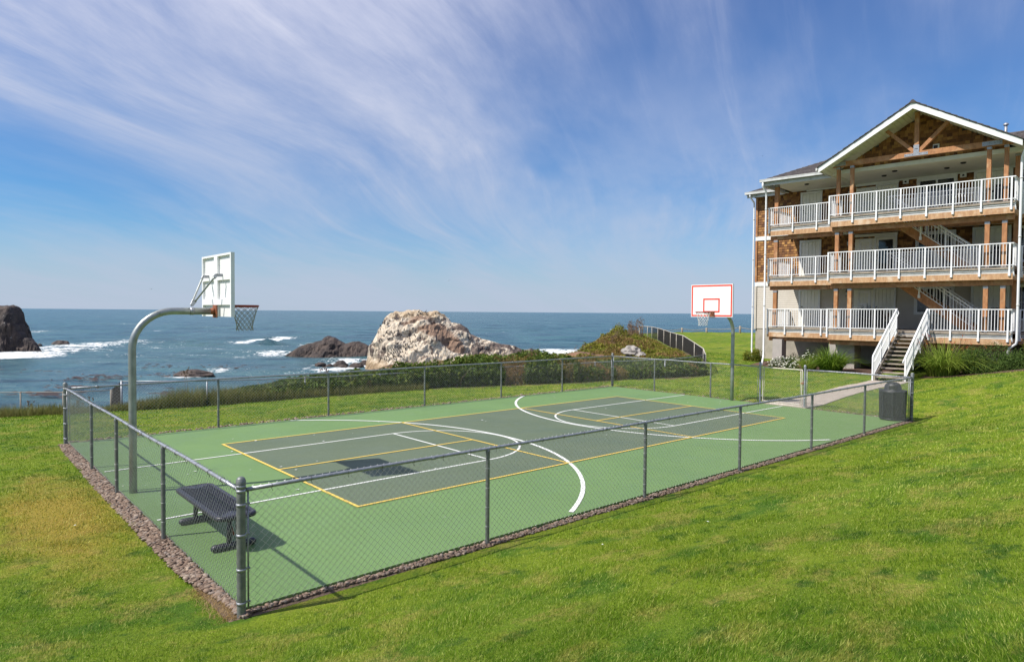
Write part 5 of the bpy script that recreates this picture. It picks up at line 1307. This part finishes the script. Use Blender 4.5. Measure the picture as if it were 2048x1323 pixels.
def deck_table():
    zf = FL[0]; X, N = 1.15, 2.9
    root = thing('patio_table', 'dark patio table on the ground deck left of the front stairs', 'table', W(X, N, zf))
    m = MB(); bb(m, X-.55, X+.55, N-.4, N+.4, zf+1.02, zf+1.06); m.build('tabletop', M['black'], root)
    m = MB(); bb(m, X-.5, X+.5, N-.36, N+.36, zf+.1, zf+1.01); m.build('cover', M['black'], root)
    for i, (dx, dn, h, r, lab) in enumerate(((-.35, -.2, .16, .05, 'leftmost pale jar on the dark deck table'), (-.15, -.1, .25, .035, 'tall pale bottle on the dark deck table'), (.0, -.22, .13, .06, 'wide pale bowl on the dark deck table'))):
        m = MB(); m.lathe(W(X+dx, N+dn, zf+1.06), [(.001, 0), (r, .0), (r, h*.6), (r*.5, h*.75), (r*.5, h), (.001, h)], 10); tag(m.build('jar', M['lamp_glass']), lab, 'jar', 'crockery on the deck table')
    r2 = thing('potted_plant', 'dry brown plant in a dark pot at the right of the deck table', 'plant', W(1.95, 2.6, zf))
    m = MB(); m.lathe(W(1.95, 2.6, zf), [(.001, 0), (.14, 0), (.19, .4), (.17, .4), (.001, .36)], 12); m.build('pot', M['black'], r2)
    g = np.random.default_rng(6); m = MB()
    for k in range(26): a = g.uniform(0, 6.28); l = g.uniform(.3, .75); t = g.uniform(.1, .5); c = W(1.95, 2.6, zf+.38); m.tube([c, c+np.array([t*.3*math.cos(a), t*.3*math.sin(a), l*.6]), c+np.array([t*.7*math.cos(a), t*.7*math.sin(a), l])], [.008, .012, .003], 4)
    m.build('stems', M['twig'], r2)
deck_table()

# ------------------------------------------------------------------ plants
def leaves(name, P, L, Wd, mat, parent=None, kind=None, up=.35, g=None):
    g = g or np.random.default_rng(len(P)); n = len(P)
    d = g.normal(size=(n, 3)); d[:, 2] += up; d /= np.linalg.norm(d, axis=1)[:, None]
    s = np.cross(d, g.normal(size=(n, 3))); s /= np.linalg.norm(s, axis=1)[:, None]
    nn = np.cross(d, s); L = np.broadcast_to(L, n)[:, None]*g.uniform(.6, 1.35, (n, 1)); Wd = np.broadcast_to(Wd, n)[:, None]*g.uniform(.7, 1.2, (n, 1))
    V = np.stack([P-d*L*.5, P+s*Wd*.5+d*L*.05+nn*L*.06, P+d*L*.5, P-s*Wd*.5+d*L*.05+nn*L*.06], 1).reshape(-1, 3)
    return fast_mesh(name, V, np.arange(4*n).reshape(n, 4), mat, False, parent, kind)
def blades(name, base, dirs, Ls, w, droop, mat, parent=None, kind=None, segs=5, g=None):
    """arching strap leaves: base (n,3), outward unit xy dirs (n,2)"""
    g = g or np.random.default_rng(len(base)); n = len(base); t = np.linspace(0, 1, segs+1)
    out = droop[:, None]*t[None]**1.6*Ls[:, None]; hgt = Ls[:, None]*(t[None]*(1.05)-droop[:, None]*.75*t[None]**2.4)
    C = np.stack([base[:, None, 0]+dirs[:, None, 0]*out, base[:, None, 1]+dirs[:, None, 1]*out, base[:, None, 2]+hgt], -1)
    a = g.uniform(-.9, .9, n)+np.arctan2(dirs[:, 1], dirs[:, 0])+math.pi/2; sd = np.stack([np.cos(a), np.sin(a), np.zeros(n)], -1)
    ww = (np.broadcast_to(w, n)[:, None]*np.maximum(1-t[None]**2.2, .06))[..., None]*sd[:, None]*.5
    V = np.stack([C-ww, C+ww], 2).reshape(-1, 3); m = (segs+1)*2
    b = (np.arange(n)[:, None]*m+np.arange(segs)[None]*2).ravel()
    return fast_mesh(name, V, np.stack([b, b+1, b+3, b+2], 1), mat, True, parent, kind)
def clump(name, label, c, r, n, L, w, mat, flowers=None, seed=1, cat='plant', squash=1.0):
    g = np.random.default_rng(seed); root = thing(name, label, cat, c); c = np.array(c)
    a = g.uniform(0, 2*math.pi, n); rr = r*.55*np.sqrt(g.uniform(0, 1, n)); base = np.stack([c[0]+rr*np.cos(a), c[1]+rr*np.sin(a)*squash, np.full(n, c[2]-.02)], -1)
    a2 = a+g.normal(0, .5, n); Ls = L*g.uniform(.65, 1.15, n); dr = np.clip(g.normal(.78, .24, n)*(0.4+.8*rr/(r*.55)), .05, 1.05)
    blades('leaf_blades', base, np.stack([np.cos(a2), np.sin(a2)], -1), Ls, w, dr, mat, root, None, 6, g)
    if flowers:
        m = MB(); f = MB()
        for k in range(flowers):
            t = g.uniform(0, 6.28); q = c+np.array([r*.5*math.cos(t), r*.5*math.sin(t), 0]); p = q+np.array([.45*math.cos(t), .45*math.sin(t), L*g.uniform(.75, 1.05)])
            m.tube([q, (q+p)/2+np.array([0, 0, .15]), p], .006, 4)
            for j in range(4): o = p+g.normal(size=3)*.03; f.lathe(o, [(.001, -.014), (.014, 0), (.001, .014)], 5)
        m.build('flower_stems', M['stem'], root); f.build('flowers', M['petal_orange'], root, 'stuff')
    return root
def shrub(name, label, c, rad, n, L, Wd, mat, seed=1, flowers=0, lobes=9, cat='shrub', twigs=18):
    g = np.random.default_rng(seed); c = np.array(c, float); rad = np.array(rad); root = thing(name, label, cat, c)
    cen = g.normal(size=(lobes, 3)); cen /= np.linalg.norm(cen, axis=1)[:, None]; cen[:, 2] = np.abs(cen[:, 2])*.9; cen *= g.uniform(.35, .75, (lobes, 1))
    lr = g.uniform(.28, .5, lobes); k = g.integers(0, lobes, n); d = g.normal(size=(n, 3)); d /= np.linalg.norm(d, axis=1)[:, None]
    P = cen[k]+d*(lr[k]*g.uniform(.55, 1.05, n))[:, None]; P[:, 2] = np.abs(P[:, 2])
    P = c+(P[:, :1]*rad[0])*BA+(P[:, 1:2]*rad[1])*BN+P[:, 2:]*rad[2]*np.array([0, 0, 1.])
    leaves('foliage', P, L, Wd, mat, root, None, .5, g)
    m = MB()
    for j in range(twigs):
        q = c+cen[j % lobes][0]*rad[0]*BA*.9+cen[j % lobes][1]*rad[1]*BN*.9+np.array([0, 0, max(cen[j % lobes][2], .2)*rad[2]*.95])+g.normal(size=3)*.08
        m.tube([c+g.normal(size=3)*[.05, .05, 0]-[0, 0, .05], (c+q)/2+g.normal(size=3)*.04, q], [.018, .012, .005], 5)
    m.build('branches', M['twig'], root)
    if flowers:
        f = MB(); idx = g.choice(n, flowers, replace=False)
        for i in idx:
            o = P[i]+(P[i]-c)*.06-BN*.03+np.array([0, 0, .03]); s = g.uniform(.03, .055); f.lathe(o, [(.001, -.4*s), (s, 0), (.6*s, .5*s), (.001, .55*s)], 6)
        f.build('flowers', M['petal_white'], root, 'stuff')
    return root
def onland(x, y, zg=.3, dz=0):
    p = at_z(x, y, zg)
    for _ in range(6): p = at_z(x, y, zl(p[0], p[1]))
    return np.array([p[0], p[1], zl(p[0], p[1])+dz])
def flower_bed():
    def bed(name, X0, X1, N0, N1):
        us = np.linspace(X0, X1, 30); f = np.linspace(0, 1, 12); V = []
        for X in us:
            e = N0+.25*math.sin(X*1.3+1)+.12*math.sin(X*3.1)
            for t in f: p = W(X, e+(N1-e)*t, 0); V.append((p[0], p[1], zl(p[0], p[1])+.05*min(t*4, 1)+.012))
        tag(fast_mesh(name, np.array(V), grid_faces(30, 12), M['mulch'], True), 'dark bark mulch bed along the front of the building', kind='structure')
    bed('mulch_bed', 4.5, 14, -2.6, 4.9); bed('mulch_bed', -4.2, -.9, .55, 4.9); bed('mulch_bed', -.9, 2.7, -1.2, 4.9)
flower_bed()
def building_plants():
    p = W(.55, -1.0, 0); clump('strap_leaf_plant', 'big green strap leaf clump left of the front stairs', (p[0], p[1], zl(p[0], p[1])), .8, 700, 1.5, .032, M['strap'], None, 3)
    p = W(-.55, -.75, 0); clump('strap_leaf_plant', 'smaller yellow green strap leaf clump left of the big one', (p[0], p[1], zl(p[0], p[1])), .5, 280, .95, .026, M['strap_pale'], None, 5)
    p = W(5.15, -1.45, 0); clump('strap_leaf_plant', 'pale strap leaf clump with orange flowers right of the stairs', (p[0], p[1], zl(p[0], p[1])), 1.0, 800, 1.75, .034, M['strap_pale'], 18, 4)
    p = W(6.1, -1.2, 0); clump('strap_leaf_plant', 'low orange flowered clump hard against the juniper', (p[0], p[1], zl(p[0], p[1])), .5, 240, 1.3, .03, M['strap_pale'], 9, 7)
    p = W(7.0, -1.5, 0); shrub('juniper_shrub', 'spreading dark green juniper below the right deck corner', (p[0], p[1], zl(p[0], p[1])-.05), (1.5, 1.0, 1.35), 14000, .11, .026, M['juniper'], 11, 0, 16)
    p = W(8.5, -.9, 0); shrub('juniper_shrub', 'dark juniper at the right edge beyond the spreading one', (p[0], p[1], zl(p[0], p[1])-.05), (1.1, .9, 1.2), 6000, .11, .026, M['juniper'], 12, 0, 11)
    p = W(8.0, .3, 0); shrub('leafy_shrub', 'bright yellow green shrub under the right deck end', (p[0], p[1], zl(p[0], p[1])+.1), (.7, .6, 1.25), 900, .11, .05, M['yellow_leaf'], 13, 0, 8)
    p = W(-4.9, 2.9, 0); shrub('leafy_shrub', 'yellow green shrub at the foot of the left downspout', (p[0], p[1], zl(p[0], p[1])), (.72, .6, .82), 2200, .09, .045, M['yellow_leaf'], 14, 0, 10)
    p = W(-2.35, .6, 0); shrub('flowering_shrub', 'white flowered rose bush in front of the left pier', (p[0], p[1], zl(p[0], p[1])), (.95, .55, .75), 2600, .055, .035, M['shrub_leaf'], 15, 150, 11)
    p = W(-1.1, .9, 0); shrub('flowering_shrub', 'taller white flowered rose bush against the concrete wall', (p[0], p[1], zl(p[0], p[1])), (.5, .45, 1.2), 1100, .055, .035, M['shrub_leaf'], 16, 60, 8)
    p = W(-2.7, 2.6, 0); shrub('leafy_shrub', 'small dark shrub between the left pier and the wall', (p[0], p[1], zl(p[0], p[1])), (.5, .4, .85), 900, .06, .04, M['shrub_leaf'], 17, 12, 7)
building_plants()

def polyline_pts(P, n, g):
    P = np.array([p[:2] for p in P]); seg = np.linalg.norm(np.diff(P, axis=0), axis=1); cs = np.r_[0, np.cumsum(seg)]; s = g.uniform(0, cs[-1], n)
    k = np.clip(np.searchsorted(cs, s)-1, 0, len(seg)-1); f = (s-cs[k])/seg[k]; q = P[k]+(P[k+1]-P[k])*f[:, None]; d = (P[k+1]-P[k])/seg[k][:, None]
    return q, np.c_[-d[:, 1], d[:, 0]], s/cs[-1]
def hedge():
    g = np.random.default_rng(21); n = 105000
    q, nm, f = polyline_pts(P2B, n, g)
    # height of the bramble above ground along the fence, from its seaward end at the left to the corner at the right
    hs = np.interp(f, [0, .06, .12, .2, .3, .38, .48, .58, .66, .74, .82, .9, 1], [.10, .25, .35, .55, .75, .92, 1.10, 1.25, 1.22, .98, .80, .72, .7])
    lump = fbm(np.c_[q*.9], 3, 51)
    off = g.uniform(-.35, 2.3, n); xy = q+nm*off[:, None]; prof = np.clip(1-((off-1.0)/1.55)**2, 0, 1)**.5
    top = hs*prof*(.55+.9*fbm(np.c_[xy*1.1], 4, 52)); u = g.uniform(0, 1, n)**.75
    z = zland(xy)+np.maximum(top*u, .03)
    dry = fbm(np.c_[xy*.8], 3, 61) > .64
    P = np.c_[xy, z]; keep = (f > .045); 
    leaves('bramble_hedge', P[keep & ~dry], .125, .085, M['bramble'], None, 'stuff', .4, g)['label'] = 'dense bramble hedge growing along the cliff fence'
    leaves('dry_brambles', P[keep & dry], .11, .028, M['dry_weed'], None, 'stuff', .9, g)['label'] = 'brown dead stalks among the brambles'
    # cores that keep the hedge from being see-through
    m = MB()
    for k in range(420):
        j = g.integers(0, n); 
        if not keep[j]: continue
        b = np.array([xy[j, 0], xy[j, 1], zland(xy[j:j+1])[0]]); t = b+np.array([g.normal()*.35, g.normal()*.35, top[j]*g.uniform(.8, 1.25)+.05]); m.tube([b, (b+t)/2+g.normal(size=3)*.08, t], [.012, .009, .003], 4)
    m.build('bramble_canes', M['twig'], None, 'stuff')['label'] = 'thin brown bramble canes in the hedge'
    # grasses on the lawn side and towards the left end
    g = np.random.default_rng(22); n = 15000; q, nm, f = polyline_pts(P2B[:8], n, g); f2 = g.uniform(0, 1, n)
    xy = q+nm*(g.uniform(-.75, .9, n))[:, None]; base = np.c_[xy, zland(xy)]; a = g.uniform(0, 6.28, n)
    L = np.interp(f, [0, .1, .16, .3, .5, 1], [.35, .55, .85, .75, .45, .35])*g.uniform(.5, 1.1, n)
    blades('dune_grass', base, np.stack([np.cos(a), np.sin(a)], -1), L, .012, g.uniform(.1, .7, n), M['dune_grass'], None, 'stuff', 4, g)['label'] = 'tall pale grass along the hedge foot'
    n = 11000; PA = [at_depth(-260, 812, 22.4)]+[at_depth(x, 800, d) for x, d in ((-60, 21.6), (60, 21.4), (130, 21.4), (235, 21.4))]
    q, nm, f = polyline_pts(PA, n, g); xy = q+nm*g.uniform(-.5, 1.3, n)[:, None]; base = np.c_[xy, zland(xy)]; a = g.uniform(0, 6.28, n)
    L = g.uniform(.2, .55, n)*np.where(f > .8, .6, 1.0)
    blades('dune_grass', base, np.stack([np.cos(a), np.sin(a)], -1), L, .013, g.uniform(.1, .7, n), M['dune_grass'], None, 'stuff', 4, g)['label'] = 'weedy grass fringe between lawn and sea at the left'
    m = MB()
    for (x, y, d) in ((155, 803, 22.5), (160, 800, 22.6), (60, 806, 22.5), (180, 800, 22.4), (372, 742, 22.8), (368, 748, 22.8), (641, 738, 26.2), (652, 736, 26.2), (655, 740, 26.2)):
        t = at_depth(x, y, d); b = np.array([t[0]+.05, t[1], zl(t[0], t[1])]); m.tube([b, (b+t)/2+[.03, 0, 0], t], .006, 4)
        for k in range(9): o = t+np.random.default_rng(k+int(x)).normal(size=3)*.06; m.lathe(o, [(.001, -.03), (.03, 0), (.001, .03)], 5)
    m.build('seed_heads', M['twig'], None, 'stuff')['label'] = 'dry seed heads standing above the hedge'
hedge()
def headland_weeds():
    g = np.random.default_rng(31); n = 240000
    lo, hi = np.array([16, 9.5]), np.array([44, 30]); xy = lo+(hi-lo)*g.uniform(0, 1, (n, 2))
    wild = ~inside(xy, LAWN) & inside(xy, LAND+[0, .6]); d = pdist(xy, [tuple(p[:2]) for p in P2C]); dB = pdist(xy, [tuple(p[:2]) for p in P2B])
    keep = wild & (d > .35) & (dB > .5) & (xy[:, 0] > 18); xy = xy[keep]; d = d[keep]; z = zland(xy); ok = z > -1.5; xy, z, d = xy[ok], z[ok], d[ok]
    lump = fbm(np.c_[xy*.7], 4, 71); h = (.12+1.25*np.clip((lump-.38)*2.4, 0, 1))*np.interp(xy[:, 0], [18, 24, 28, 33, 40], [.5, .5, .75, 1.0, .9])*np.clip(d/4.0, .10, 1)
    u = g.uniform(0, 1, len(xy))**.7; P = np.c_[xy, z+h*u+.02]; kind = fbm(np.c_[xy*.45], 3, 72)+.15*g.normal(size=len(xy))
    a = kind > .47
    leaves('headland_dry_weeds', P[a], .20, .05, M['dry_weed'], None, 'stuff', 1.0, g)['label'] = 'rusty brown dry weeds covering the headland mound'
    leaves('headland_green_weeds', P[~a], .16, .08, M['weed_green'], None, 'stuff', .5, g)['label'] = 'yellow green weeds covering the headland mound'
    m = MB()
    for (x, y, dd, c) in ((1275, 648, 51, 34), (1262, 650, 50, 26), (1232, 668, 47, 20), (1222, 680, 46, 12), (1210, 690, 45, 8), (1160, 700, 41, 5), (1176, 696, 42, 5)):
        for k in range(c):
            t = at_depth(x+g.normal()*7, y+g.normal()*5+3, dd+g.normal()*.6); b = np.array([t[0]+g.normal()*.15, t[1]+g.normal()*.15, zl(t[0], t[1])-.05]); m.tube([b, (b+t)/2+g.normal(size=3)*.05, t], [.014, .011, .008], 4)
            for j in range(5): o = t+g.normal(size=3)*.06; m.lathe(o, [(.001, -.035), (.035, 0), (.001, .035)], 5)
    m.build('headland_seed_heads', M['twig'], None, 'stuff')['label'] = 'brown seed heads standing on the headland crest'
headland_weeds()

# ------------------------------------------------------------------ grass blades
def grass():
    g = np.random.default_rng(41); n = 2600000
    # radial sampling round the standpoint: density falls with distance, blades widen a little
    ang = YAW+g.uniform(-R(56), R(56), n); u = g.uniform(0, 1, n); d = 2.6*(44/2.6)**(u**1.12)
    P = np.c_[CAMP[0]+d*np.cos(ang), CAMP[1]+d*np.sin(ang)]
    keep = (g.uniform(0, 1, n) < np.where(d < 4, (d/4)**1.0, 1)) 
    inr = (P[:, 0] > CU0-.09-.14*np.clip((P[:, 1]+2.2)/1.5, 0, 1)*np.clip((9.5-P[:, 1])/4, 0, 1)-.03*np.sin(P[:, 1]*3)) & (P[:, 0] < CU1+.42) & (P[:, 1] > CV0-.06-.055*np.clip((P[:, 0]-CU0)/2.5, 0, 1)-.02*np.sin(P[:, 0]*2.3)) & (P[:, 1] < CV1+.45)
    near = (P[:, 1] < CV0) & (P[:, 1] > CV0-.26) & (P[:, 0] > CU0-.1) & (P[:, 0] < CU1+.3) & (g.uniform(0, 1, n) < .6)
    pathm = (P[:, 0] > 15.8) & (P[:, 0] < 25.2) & (P[:, 1] > .5+.05*np.sin(P[:, 0])) & (P[:, 1] < 1.98)
    keep &= ~inr & ~near & ~pathm; P, d = P[keep], d[keep]
    keep = inside(P, LAWN); P, d = P[keep], d[keep]
    q = P-BO[:2]; X = q@BA[:2]; N = q@BN[:2]
    keep = ~((X > -4.2) & (N > .75) & (X < -.9)) & ~((X > -5.9) & (N > 4.6) & (X < -4)) & ~((X > -.9) & (N > -1.05) & (X < 2.7)) & ~((X >= 2.9) & (N > -2.5)) & (g.uniform(0, 1, len(P)) < .52)
    P, d = P[keep], d[keep]
    n = len(P); z = zland(P)
    tuft = fbm(np.c_[P*2.2], 4, 81); L = (.014+.052*tuft**1.5)*g.uniform(.6, 1.35, n)*np.interp(d, [3, 8, 20, 44], [1, 1, 1.15, 1.5])
    w = np.interp(d, [3, 6, 10, 20, 44], [.0035, .0048, .008, .016, .03])*g.uniform(.7, 1.3, n)
    lean = .55+.3*fbm(np.c_[P*.8], 2, 83); base_a = fbm(np.c_[P*.5], 2, 82)*9
    a = base_a+g.normal(0, 1.1, n); ti = np.abs(g.normal(lean, .3, n))
    tip = np.c_[P[:, 0]+np.cos(a)*L*np.sin(ti), P[:, 1]+np.sin(a)*L*np.sin(ti), z+L*np.cos(ti)]
    b = g.uniform(0, math.pi, n); sx, sy = np.cos(b)*w/2, np.sin(b)*w/2
    V = np.stack([np.c_[P[:, 0]-sx, P[:, 1]-sy, z-.004], np.c_[P[:, 0]+sx, P[:, 1]+sy, z-.004], tip], 1).reshape(-1, 3)
    tag(fast_mesh('lawn_grass', V, np.arange(3*n).reshape(n, 3), M['grass'], False, None, 'stuff'), 'short mown grass blades of the lawn')
    print('grass blades', n)
grass()
def lawn_flecks():
    g = np.random.default_rng(95); mb = MB(); k = 0
    while k < 18:
        u, v = g.uniform(-7, 20), g.uniform(-8.5, -2.8)
        if k < 8: u, v = g.uniform(-6, -3.1), g.uniform(0, 12)
        z = zl(u, v)+.03; r = g.uniform(.008, .022); a = g.uniform(0, 6.28)
        mb.add([(u+r*math.cos(a+t)*(1 if i % 2 else .45), v+r*math.sin(a+t)*(1 if i % 2 else .45), z+.004*(i % 2)) for i, t in enumerate(np.linspace(0, 6.28, 6, endpoint=False))], [(0, 1, 2, 3, 4, 5)]); k += 1
    mb.build('lawn_flecks', M['guano'], None, 'stuff')['label'] = 'tiny white flecks of down lying on the lawn'
lawn_flecks()
def straw():
    g = np.random.default_rng(91); n = 1500
    q = np.c_[CU0-.15+g.normal(0, .08, n), CV0+g.uniform(-.1, .9, n)**1.0]; base = np.c_[q, np.full(n, -.06)]; a = g.uniform(0, 6.28, n)
    blades('dry_straw', base, np.stack([np.cos(a), np.sin(a)], -1), g.uniform(.03, .085, n), .004, g.uniform(.5, 1.05, n), M['straw'], None, 'stuff', 3, g)['label'] = 'dry straw grass at the foot of the near corner post'
straw()
print('objects', len(bpy.data.objects), 'tris approx', sum(len(o.data.loops)-2*len(o.data.polygons) for o in bpy.data.objects if o.type == 'MESH'))
